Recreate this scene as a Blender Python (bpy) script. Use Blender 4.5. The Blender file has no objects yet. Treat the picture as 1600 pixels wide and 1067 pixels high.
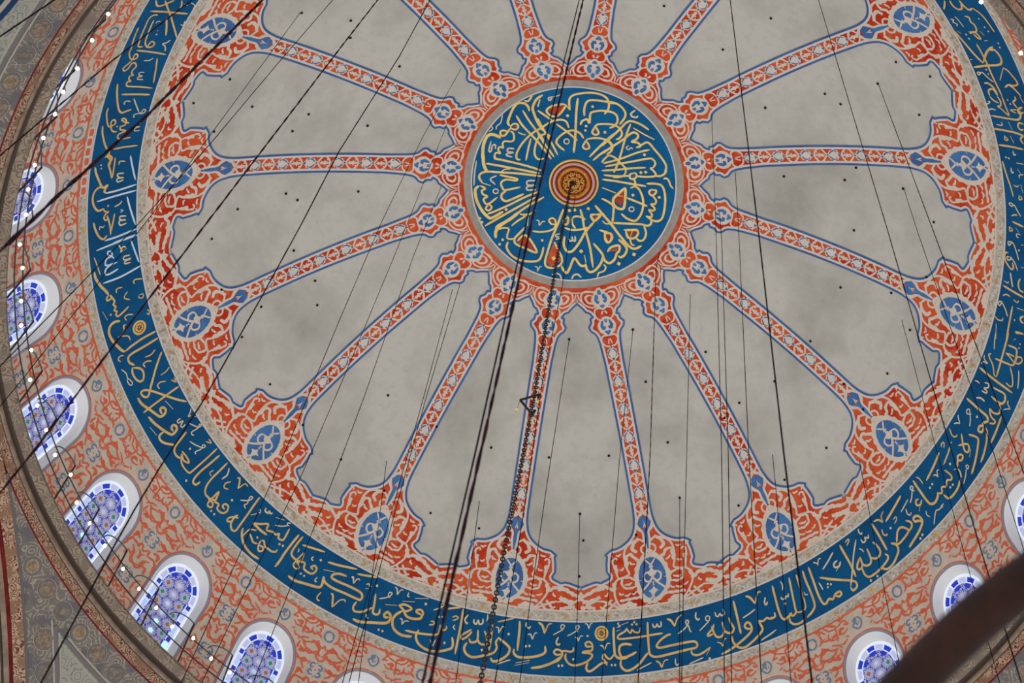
import bpy, bmesh, math, random
from mathutils import Vector, Matrix
from mathutils.geometry import tessellate_polygon
random.seed(7)
C = bpy.context.scene.collection
PI = math.pi
# ------------------------------------------------------------------ camera, sky, exposure
ZS = 40.4                                   # height of the inscription band's inner edge above the floor
CAM = Vector((-0.43245, -15.81294, -38.80570 + ZS))
RM = Matrix(((0.98553966, -0.14923108, 0.08026004),
             (0.16917802, 0.89317878, -0.41666590),
             (-0.00950706, 0.42421900, 0.90550972)))
cam = bpy.data.cameras.new('camera'); co = bpy.data.objects.new('camera', cam); C.objects.link(co)
rot = Matrix((RM[0], -RM[1], -RM[2])).transposed()
co.matrix_world = Matrix.Translation(CAM) @ rot.to_4x4()
cam.sensor_width = 36.0; cam.lens = 2826.1 * 36.0 / 1600.0
cam.clip_start = 0.1; cam.clip_end = 300
cam.dof.use_dof = True; cam.dof.focus_distance = 44.0; cam.dof.aperture_fstop = 3.5
bpy.context.scene.camera = co
sc = bpy.context.scene
sc.view_settings.view_transform = 'Standard'; sc.view_settings.look = 'None'
sc.view_settings.gamma = 1.0; sc.view_settings.use_curve_mapping = False
sc.view_settings.exposure = 0.07
# daylight: cool bright sky above the horizon, the softer warm light of the hall below it
w = bpy.data.worlds.new('sky'); sc.world = w; w.use_nodes = True
nt = w.node_tree; nt.nodes.clear()
out = nt.nodes.new('ShaderNodeOutputWorld'); bg = nt.nodes.new('ShaderNodeBackground')
tc = nt.nodes.new('ShaderNodeTexCoord'); sx = nt.nodes.new('ShaderNodeSeparateXYZ')
mr = nt.nodes.new('ShaderNodeMapRange'); mr.inputs[1].default_value = -0.02; mr.inputs[2].default_value = 0.05
mx = nt.nodes.new('ShaderNodeMix'); mx.data_type = 'RGBA'
mx.inputs[6].default_value = (1.55, 1.54, 1.51, 1); mx.inputs[7].default_value = (1.25, 1.4, 1.65, 1)
nt.links.new(tc.outputs['Generated'], sx.inputs[0]); nt.links.new(sx.outputs[2], mr.inputs[0])
nt.links.new(mr.outputs[0], mx.inputs[0]); nt.links.new(mx.outputs[2], bg.inputs[0]); nt.links.new(bg.outputs[0], out.inputs[0])

# ------------------------------------------------------------------ materials
def lin(c):
    return tuple(((v/255)/12.92 if v/255 <= 0.04045 else ((v/255+0.055)/1.055)**2.4) for v in c)
K = 1.0
def mat(name, c, rough=0.8, c2=None, scale=1.0, lo=0.4, hi=0.6, detail=6, metal=0.0, coord='Object', c3=None, scale3=8, lo3=0.5, hi3=0.6, spec=0.2):
    m = bpy.data.materials.new(name); m.use_nodes = True
    n = m.node_tree.nodes; l = m.node_tree.links; b = n['Principled BSDF']
    b.inputs['Roughness'].default_value = rough; b.inputs['Metallic'].default_value = metal
    b.inputs['Specular IOR Level'].default_value = spec
    b.inputs['Base Color'].default_value = (*lin(c), 1)
    if c2 is None: return m
    t = n.new('ShaderNodeTexCoord'); src = None; col = (*lin(c), 1)
    for cc, s, a, z in ((c2, scale, lo, hi), (c3, scale3, lo3, hi3)):
        if cc is None: continue
        q = n.new('ShaderNodeTexNoise'); q.inputs['Scale'].default_value = s; q.inputs['Detail'].default_value = detail
        q.inputs['Roughness'].default_value = 0.65
        r = n.new('ShaderNodeMapRange'); r.inputs[1].default_value = a; r.inputs[2].default_value = z
        x = n.new('ShaderNodeMix'); x.data_type = 'RGBA'
        l.new(t.outputs[coord], q.inputs['Vector']); l.new(q.outputs[0], r.inputs[0]); l.new(r.outputs[0], x.inputs[0])
        if src: l.new(src, x.inputs[6])
        else: x.inputs[6].default_value = col
        x.inputs[7].default_value = (*lin(cc), 1); src = x.outputs[2]
    l.new(src, b.inputs['Base Color'])
    return m
def lace(name, base, line, scale, freq, width, blotch=None, bs=3.0, blo=.5, bhi=.6):
    """painted arabesque: concentric curls around scattered centres"""
    m = mat(name, base); n = m.node_tree.nodes; l = m.node_tree.links; b = n['Principled BSDF']
    t = n.new('ShaderNodeTexCoord'); nz = n.new('ShaderNodeTexNoise'); nz.inputs['Scale'].default_value = scale*1.6
    ad = n.new('ShaderNodeMix'); ad.data_type = 'VECTOR'; ad.inputs[0].default_value = 0.12
    v = n.new('ShaderNodeTexVoronoi'); v.inputs['Scale'].default_value = scale
    mu = n.new('ShaderNodeMath'); mu.operation = 'MULTIPLY'; mu.inputs[1].default_value = freq
    sn = n.new('ShaderNodeMath'); sn.operation = 'SINE'
    r = n.new('ShaderNodeMapRange'); r.inputs[1].default_value = width; r.inputs[2].default_value = min(width+.35, 1.0)
    x = n.new('ShaderNodeMix'); x.data_type = 'RGBA'
    l.new(t.outputs['Object'], nz.inputs['Vector']); l.new(t.outputs['Object'], ad.inputs[4]); l.new(nz.outputs['Color'], ad.inputs[5])
    l.new(ad.outputs[1], v.inputs['Vector']); l.new(v.outputs['Distance'], mu.inputs[0]); l.new(mu.outputs[0], sn.inputs[0])
    l.new(sn.outputs[0], r.inputs[0]); l.new(r.outputs[0], x.inputs[0])
    x.inputs[6].default_value = (*lin(base), 1); x.inputs[7].default_value = (*lin(line), 1); src = x.outputs[2]
    if blotch:
        q = n.new('ShaderNodeTexNoise'); q.inputs['Scale'].default_value = bs; q.inputs['Detail'].default_value = 5
        r2 = n.new('ShaderNodeMapRange'); r2.inputs[1].default_value = blo; r2.inputs[2].default_value = bhi
        y = n.new('ShaderNodeMix'); y.data_type = 'RGBA'; y.inputs[7].default_value = (*lin(blotch), 1)
        l.new(t.outputs['Object'], q.inputs['Vector']); l.new(q.outputs[0], r2.inputs[0]); l.new(r2.outputs[0], y.inputs[0]); l.new(src, y.inputs[6]); src = y.outputs[2]
    l.new(src, b.inputs['Base Color'])
    return m
def emis(name, c, s):
    m = bpy.data.materials.new(name); m.use_nodes = True; n = m.node_tree.nodes; b = n['Principled BSDF']
    b.inputs['Base Color'].default_value = (*lin(c), 1); b.inputs['Roughness'].default_value = 0.2
    b.inputs['Emission Color'].default_value = (*lin(c), 1); b.inputs['Emission Strength'].default_value = s
    return m
M = dict(
 plaster=mat('plaster', (190,187,178), .9, (157,156,148), .42, .44, .70, 10, c3=(172,170,161), scale3=5, lo3=.5, hi3=.8),
 red=mat('red_paint', (204,84,44), .85, (180,44,14), .8, .45, .6, 5, c3=(210,106,70), scale3=2.6, lo3=.52, hi3=.75),
 cream=mat('cream_paint', (212,200,186), .85, (200,186,170), 3, .4, .7),
 edge=mat('pale_line_paint', (206,198,192), .85),
 blue=mat('blue_paint', (74,120,172), .85, (58,98,150), 1.2, .4, .6),
 outline=mat('blue_outline_paint', (72,106,154), .85, (58,90,138), 2, .4, .6),
 navy=mat('deep_blue_paint', (0,82,130), .8, (0,68,112), 1.1, .4, .65, 6, c3=(20,104,160), scale3=22, lo3=.58, hi3=.75),
 navy2=mat('medallion_blue_paint', (0,94,146), .8, (0,78,126), 1.6, .4, .65, 6, c3=(30,120,176), scale3=22, lo3=.56, hi3=.75),
 gold=mat('gold_lettering_paint', (222,186,116), .7, (206,164,92), 3, .4, .65),
 pale=mat('pale_lettering_paint', (214,196,156), .7),
 white=mat('white_lettering_paint', (200,214,226), .7),
 ygold=mat('yellow_gold_paint', (240,208,122), .7, (226,186,98), 4, .4, .65),
 drop=mat('brick_red_paint', (166,52,22), .8, (186,70,34), 6, .45, .6),
 orange=mat('orange_paint', (206,92,48), .8, (190,72,34), 5, .45, .6),
 speck=mat('floral_border_paint', (184,176,160), .9, (150,140,128), 9, .5, .62, 4, c3=(214,208,196), scale3=13, lo3=.56, hi3=.64),
 greyring=mat('grey_stone_ring', (160,155,148), .9, (146,141,134), 3, .4, .6),
 floret=mat('ochre_floret_paint', (196,150,96), .85), floret2=mat('golden_floret_paint', (222,176,70), .85), brown=mat('umber_paint', (112,82,72), .85),
 dark=mat('dark_umber_paint', (34,28,30), .85),
 drum=mat('drum_beige_paint', (204,190,174), .85, (192,176,160), 2, .4, .6),
 drumred=mat('coral_paint', (208,98,68), .85, (218,120,92), 1.5, .45, .65),
 drumblue=mat('slate_blue_paint', (112,128,156), .85),
 winline=mat('slate_line_paint', (134,146,170), .85),
 reveal=mat('white_reveal_plaster', (232,233,232), .8),
 maroon=mat('maroon_paint', (132,34,26), .8), pink=mat('pink_band_paint', (196,164,156), .8),
 dome_gold=mat('gilded_plaster', (216,160,70), .5, (190,130,48), 9, .4, .6),
 lacegrey=lace('grey_arabesque_paint', (98,92,88), (138,128,114), 3.6, 32, .5, (86,82,84), 2.2),
 frieze=lace('brown_arabesque_paint', (128,115,101), (92,78,67), 5.0, 26, .2, (104,92,82), 2.4),
 frieze_l=mat('tan_moulding', (130,112,96), .8, (104,88,75), 3, .4, .6),
 groove=mat('dark_groove', (70,58,52), .9),
 scroll=lace('scroll_band_paint', (158,134,112), (92,48,40), 6.0, 26, .1, (120,90,70), 3.4),
 oxblood=mat('oxblood_paint', (104,16,14), .8, (78,10,12), 2, .4, .6),
 greenish=lace('grey_green_arabesque_paint', (134,132,120), (104,106,108), 4.4, 26, .4),
 slate=mat('slate_band_paint', (96,92,92), .85), paleline=mat('pale_border_paint', (142,136,124), .85),
 tanfl=mat('straw_flower_paint', (152,132,100), .85, (118,98,76), 9, .4, .6), tanfl2=mat('rose_flower_paint', (136,116,98), .85, (104,84,72), 9, .4, .6),
 shadegrey=mat('dull_grey_flower_paint', (122,112,100), .85, (88,80,74), 9, .4, .6),
 inkblue=mat('ink_blue_paint', (16,44,78), .85), iron=mat('black_iron', (16,13,13), .6, spec=.4), rope=mat('dark_rope', (44,24,28), .95, (20,12,18), 14, .4, .6, spec=0), wire=mat('dark_steel_wire', (22,17,18), .9, spec=0),
 bronze=mat('dark_brown_metal', (38,17,9), .8, (22,9,5), 9, .35, .65, spec=.15), hole=mat('hole_shade_black', (22,20,20), .9),  # the black stands for the unlit inside of the rope holes
 rail=mat('grey_iron_rail', (56,56,60), .5), bracket=mat('green_grey_iron', (84,96,98), .5),
 bulb=emis('glowing_bulb', (255,238,214), 18.0), brass=mat('lamp_socket_brass', (176,140,100), .4, metal=.6), candle=mat('amber_glass', (206,186,120), .3),
 g_blue=emis('cobalt_glass', (20,46,158), .75), g_pale=emis('pale_grey_blue_glass', (150,168,206), .85), g_lav=emis('lavender_glass', (150,156,186), .85),  # glass emits its own colour, standing in for daylight shining through
 g_brown=emis('amber_brown_glass', (132,84,52), .6), g_wine=emis('plum_glass', (92,58,96), .6), g_green=emis('green_glass', (20,112,88), .7), g_cyan=emis('bright_sky_glass', (150,226,250), 1.15),  # the sky glass glows strongest, in place of bright sky seen through it
)
# white gypsum tracery: lets some daylight through
m = bpy.data.materials.new('white_gypsum'); m.use_nodes = True
n = m.node_tree.nodes; l = m.node_tree.links; n.clear()
o_ = n.new('ShaderNodeOutputMaterial'); d_ = n.new('ShaderNodeBsdfDiffuse'); t_ = n.new('ShaderNodeBsdfTranslucent'); x_ = n.new('ShaderNodeMixShader')
d_.inputs[0].default_value = (.82,.84,.88,1); t_.inputs[0].default_value = (.8,.84,.92,1); x_.inputs[0].default_value = .35
l.new(d_.outputs[0], x_.inputs[1]); l.new(t_.outputs[0], x_.inputs[2]); l.new(x_.outputs[0], o_.inputs[0]); M['gypsum'] = m

# ------------------------------------------------------------------ helpers
R = 12.37718; Z0 = -7.29346 + ZS            # the dome is a sphere of radius R about (0,0,Z0)
def sph(s, th, h=0.0):                      # s: arc length from the crown, th: azimuth in radians, h: how far inside the plaster
    p = s/R; r = R-h
    return (r*math.sin(p)*math.cos(th), r*math.sin(p)*math.sin(th), Z0+r*math.cos(p))
def fxy(h): return lambda x, y: sph(math.hypot(x, y), math.atan2(y, x), h)
def cat(pts, n=4):
    if len(pts) < 3: return list(pts)
    closed = (abs(pts[0][0]-pts[-1][0])+abs(pts[0][1]-pts[-1][1])) < 1e-6
    o = []; N = len(pts)
    for i in range(N-1):
        p1, p2 = pts[i], pts[i+1]
        p0 = pts[i-1] if i > 0 else (pts[N-2] if closed else (2*p1[0]-p2[0], 2*p1[1]-p2[1]))
        p3 = pts[i+2] if i+2 < N else (pts[1] if closed else (2*p2[0]-p1[0], 2*p2[1]-p1[1]))
        for k in range(n):
            t = k/n
            o.append(tuple(.5*((2*p1[j])+(-p0[j]+p2[j])*t+(2*p0[j]-5*p1[j]+4*p2[j]-p3[j])*t*t+(-p0[j]+3*p1[j]-3*p2[j]+p3[j])*t**3) for j in (0, 1)))
    o.append(tuple(pts[-1])); return o
class MB:
    def __init__(s): s.v = []; s.f = []; s.m = []; s.mats = []
    def mi(s, name):
        if name not in s.mats: s.mats.append(name)
        return s.mats.index(name)
    def ribbon(s, pts, w, mname, f, taper=.55, smooth=4, close=False, lobe=0, lp=.09):
        p = cat(pts, smooth) if smooth > 1 else list(pts)
        if lobe:
            p2 = [p[0]]
            for a, c in zip(p, p[1:]):
                n_ = max(1, int(math.hypot(c[0]-a[0], c[1]-a[1])/(lp*.4)))
                for k in range(1, n_+1): p2.append((a[0]+(c[0]-a[0])*k/n_, a[1]+(c[1]-a[1])*k/n_))
            p = p2
        q = [p[0]]
        for a in p[1:]:
            if math.hypot(a[0]-q[-1][0], a[1]-q[-1][1]) > 1e-4: q.append(a)
        p = q; N = len(p)
        if N < 2: return
        L = [0]
        for i in range(1, N): L.append(L[-1]+math.hypot(p[i][0]-p[i-1][0], p[i][1]-p[i-1][1]))
        T = L[-1]; b = len(s.v); mi = s.mi(mname)
        for i in range(N):
            a = p[max(i-1, 0)]; c = p[min(i+1, N-1)]
            if close and i in (0, N-1): a = p[-2]; c = p[1]
            dx, dy = c[0]-a[0], c[1]-a[1]; d = math.hypot(dx, dy) or 1
            e = min(L[i], T-L[i])/max(w*1.3, 1e-6)
            k = 1 if close else taper+(1-taper)*min(1, e)**.6
            k1 = k*(1+lobe*math.sin(L[i]/lp*PI)); k2 = k*(1+lobe*math.sin(L[i]/lp*PI+2.1))
            nx, ny = -dy/d*w/2, dx/d*w/2
            s.v.append(f(p[i][0]+nx*k1, p[i][1]+ny*k1)); s.v.append(f(p[i][0]-nx*k2, p[i][1]-ny*k2))
        for i in range(N-1):
            s.f.append((b+2*i, b+2*i+1, b+2*i+3, b+2*i+2)); s.m.append(mi)
    def poly(s, pts, mname, f, grid=0, holes=()):
        loops = [[Vector((x, y, 0)) for x, y in pts]]+[[Vector((x, y, 0)) for x, y in h] for h in holes]
        flat = [v for lp in loops for v in lp]
        tr = tessellate_polygon(loops); mi = s.mi(mname)
        if not grid and max(max(v.x for v in flat)-min(v.x for v in flat), max(v.y for v in flat)-min(v.y for v in flat)) > .4: grid = .25
        if not grid:
            b = len(s.v); s.v += [f(v.x, v.y) for v in flat]
            for t in tr: s.f.append(tuple(b+i for i in t)); s.m.append(mi)
            return
        bm = bmesh.new(); vs = [bm.verts.new(v) for v in flat]
        for t in tr:
            try: bm.faces.new([vs[i] for i in t])
            except ValueError: pass
        xs = [v.x for v in flat]; ys = [v.y for v in flat]
        gx, gy = grid if isinstance(grid, tuple) else (grid, grid)
        for ax, lo, hi, g in ((0, min(xs), max(xs), gx), (1, min(ys), max(ys), gy)):
            k = math.floor(lo/g)+1
            while k*g < hi:
                c = [0, 0, 0]; c[ax] = k*g; nn = [0, 0, 0]; nn[ax] = 1
                bmesh.ops.bisect_plane(bm, geom=bm.verts[:]+bm.edges[:]+bm.faces[:], plane_co=c, plane_no=nn, dist=1e-6); k += 1
        bm.verts.index_update(); b = len(s.v)
        s.v += [f(v.co.x, v.co.y) for v in bm.verts]
        for fc in bm.faces: s.f.append(tuple(b+v.index for v in fc.verts)); s.m.append(mi)
        bm.free()
    def disc(s, cx, cy, r, mname, f, n=12, sx=1, sy=1, r0=None, rot=0):
        pts = [(cx+r*sx*math.cos(2*PI*i/n+rot), cy+r*sy*math.sin(2*PI*i/n+rot)) for i in range(n)]
        if r0 is None:
            b = len(s.v); s.v += [f(*p) for p in pts]; s.f.append(tuple(range(b, b+n))); s.m.append(s.mi(mname)); return
        b = len(s.v)
        for i in range(n):
            a = 2*PI*i/n+rot; s.v.append(f(cx+r*sx*math.cos(a), cy+r*sy*math.sin(a))); s.v.append(f(cx+r0*sx*math.cos(a), cy+r0*sy*math.sin(a)))
        for i in range(n):
            j = (i+1) % n; s.f.append((b+2*i, b+2*j, b+2*j+1, b+2*i+1)); s.m.append(s.mi(mname))
    def band(s, s0, s1, mname, h, n=512, k=4, th0=0, th1=2*PI):
        b = len(s.v)
        full = abs(th1-th0-2*PI) < 1e-6
        for i in range(n+1):
            for j in range(k+1): s.v.append(sph(s0+(s1-s0)*j/k, th0+(th1-th0)*i/n, h))
        for i in range(n):
            for j in range(k):
                a = b+i*(k+1)+j; s.f.append((a, a+1, a+k+2, a+k+1)); s.m.append(s.mi(mname))
    def revolve(s, prof, names, n=360):
        b = len(s.v); K_ = len(prof)
        for i in range(n):
            a = 2*PI*i/n
            for r, z in prof: s.v.append((r*math.cos(a), r*math.sin(a), z+ZS))
        for i in range(n):
            j = (i+1) % n
            for q in range(K_-1):
                s.f.append((b+i*K_+q, b+i*K_+q+1, b+j*K_+q+1, b+j*K_+q)); s.m.append(s.mi(names[q]))
    def tube(s, pts, r, mname, n=8, wob=0, cap=True):
        P = [Vector(p) for p in pts]; b = len(s.v); mi = s.mi(mname); up = None
        for i, p in enumerate(P):
            d = (P[min(i+1, len(P)-1)]-P[max(i-1, 0)]).normalized()
            if up is None: up = d.orthogonal().normalized()
            else: up = (up-d*up.dot(d)).normalized()
            sd = d.cross(up); rr = r*(1+wob*random.uniform(-1, 1)) if not isinstance(r, list) else r[i]
            for k in range(n):
                a = 2*PI*k/n; s.v.append(tuple(p+(up*math.cos(a)+sd*math.sin(a))*rr))
        for i in range(len(P)-1):
            for k in range(n):
                k2 = (k+1) % n; s.f.append((b+i*n+k, b+i*n+k2, b+(i+1)*n+k2, b+(i+1)*n+k)); s.m.append(mi)
        if cap:
            s.f.append(tuple(range(b, b+n))); s.m.append(mi); e = b+(len(P)-1)*n; s.f.append(tuple(range(e, e+n))); s.m.append(mi)
    def ball(s, c, r, mname, nu=12, nv=8, sz=1):
        b = len(s.v); mi = s.mi(mname)
        for j in range(nv+1):
            for i in range(nu):
                a = 2*PI*i/nu; p = PI*j/nv; s.v.append((c[0]+r*math.sin(p)*math.cos(a), c[1]+r*math.sin(p)*math.sin(a), c[2]+r*sz*math.cos(p)))
        for j in range(nv):
            for i in range(nu):
                k = (i+1) % nu; s.f.append((b+j*nu+i, b+j*nu+k, b+(j+1)*nu+k, b+(j+1)*nu+i)); s.m.append(mi)
    def build(s, name, parent=None, loc=None, smooth=False, mesh_only=False):
        me = bpy.data.meshes.new(name); v = s.v
        if loc is not None: v = [(a-loc[0], b_-loc[1], c-loc[2]) for a, b_, c in v]
        me.from_pydata(v, [], s.f)
        for q in s.mats: me.materials.append(M[q])
        me.polygons.foreach_set('material_index', s.m)
        if smooth: me.polygons.foreach_set('use_smooth', [True]*len(s.f))
        me.update()
        if mesh_only: return me
        o = bpy.data.objects.new(name, me); C.objects.link(o)
        if loc is not None: o.location = loc
        if parent is not None:
            o.parent = parent
            if loc is not None: o.location = Vector(loc)-parent.location
        return o
def tag(o, label=None, cat=None, group=None, kind=None):
    if label: o['label'] = label
    if cat: o['category'] = cat
    if group: o['group'] = group
    if kind: o['kind'] = kind
    return o
def empty(name, loc=(0, 0, 0)):
    o = bpy.data.objects.new(name, None); C.objects.link(o); o.location = loc; o.empty_display_size = .2; return o
def parse(txt):
    for ln in txt.strip().split('\n'):
        a = ln.split(); yield a[0], int(a[1])/1000, [tuple(int(v)/1000 for v in p.split(',')) for p in a[2:]]

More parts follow.
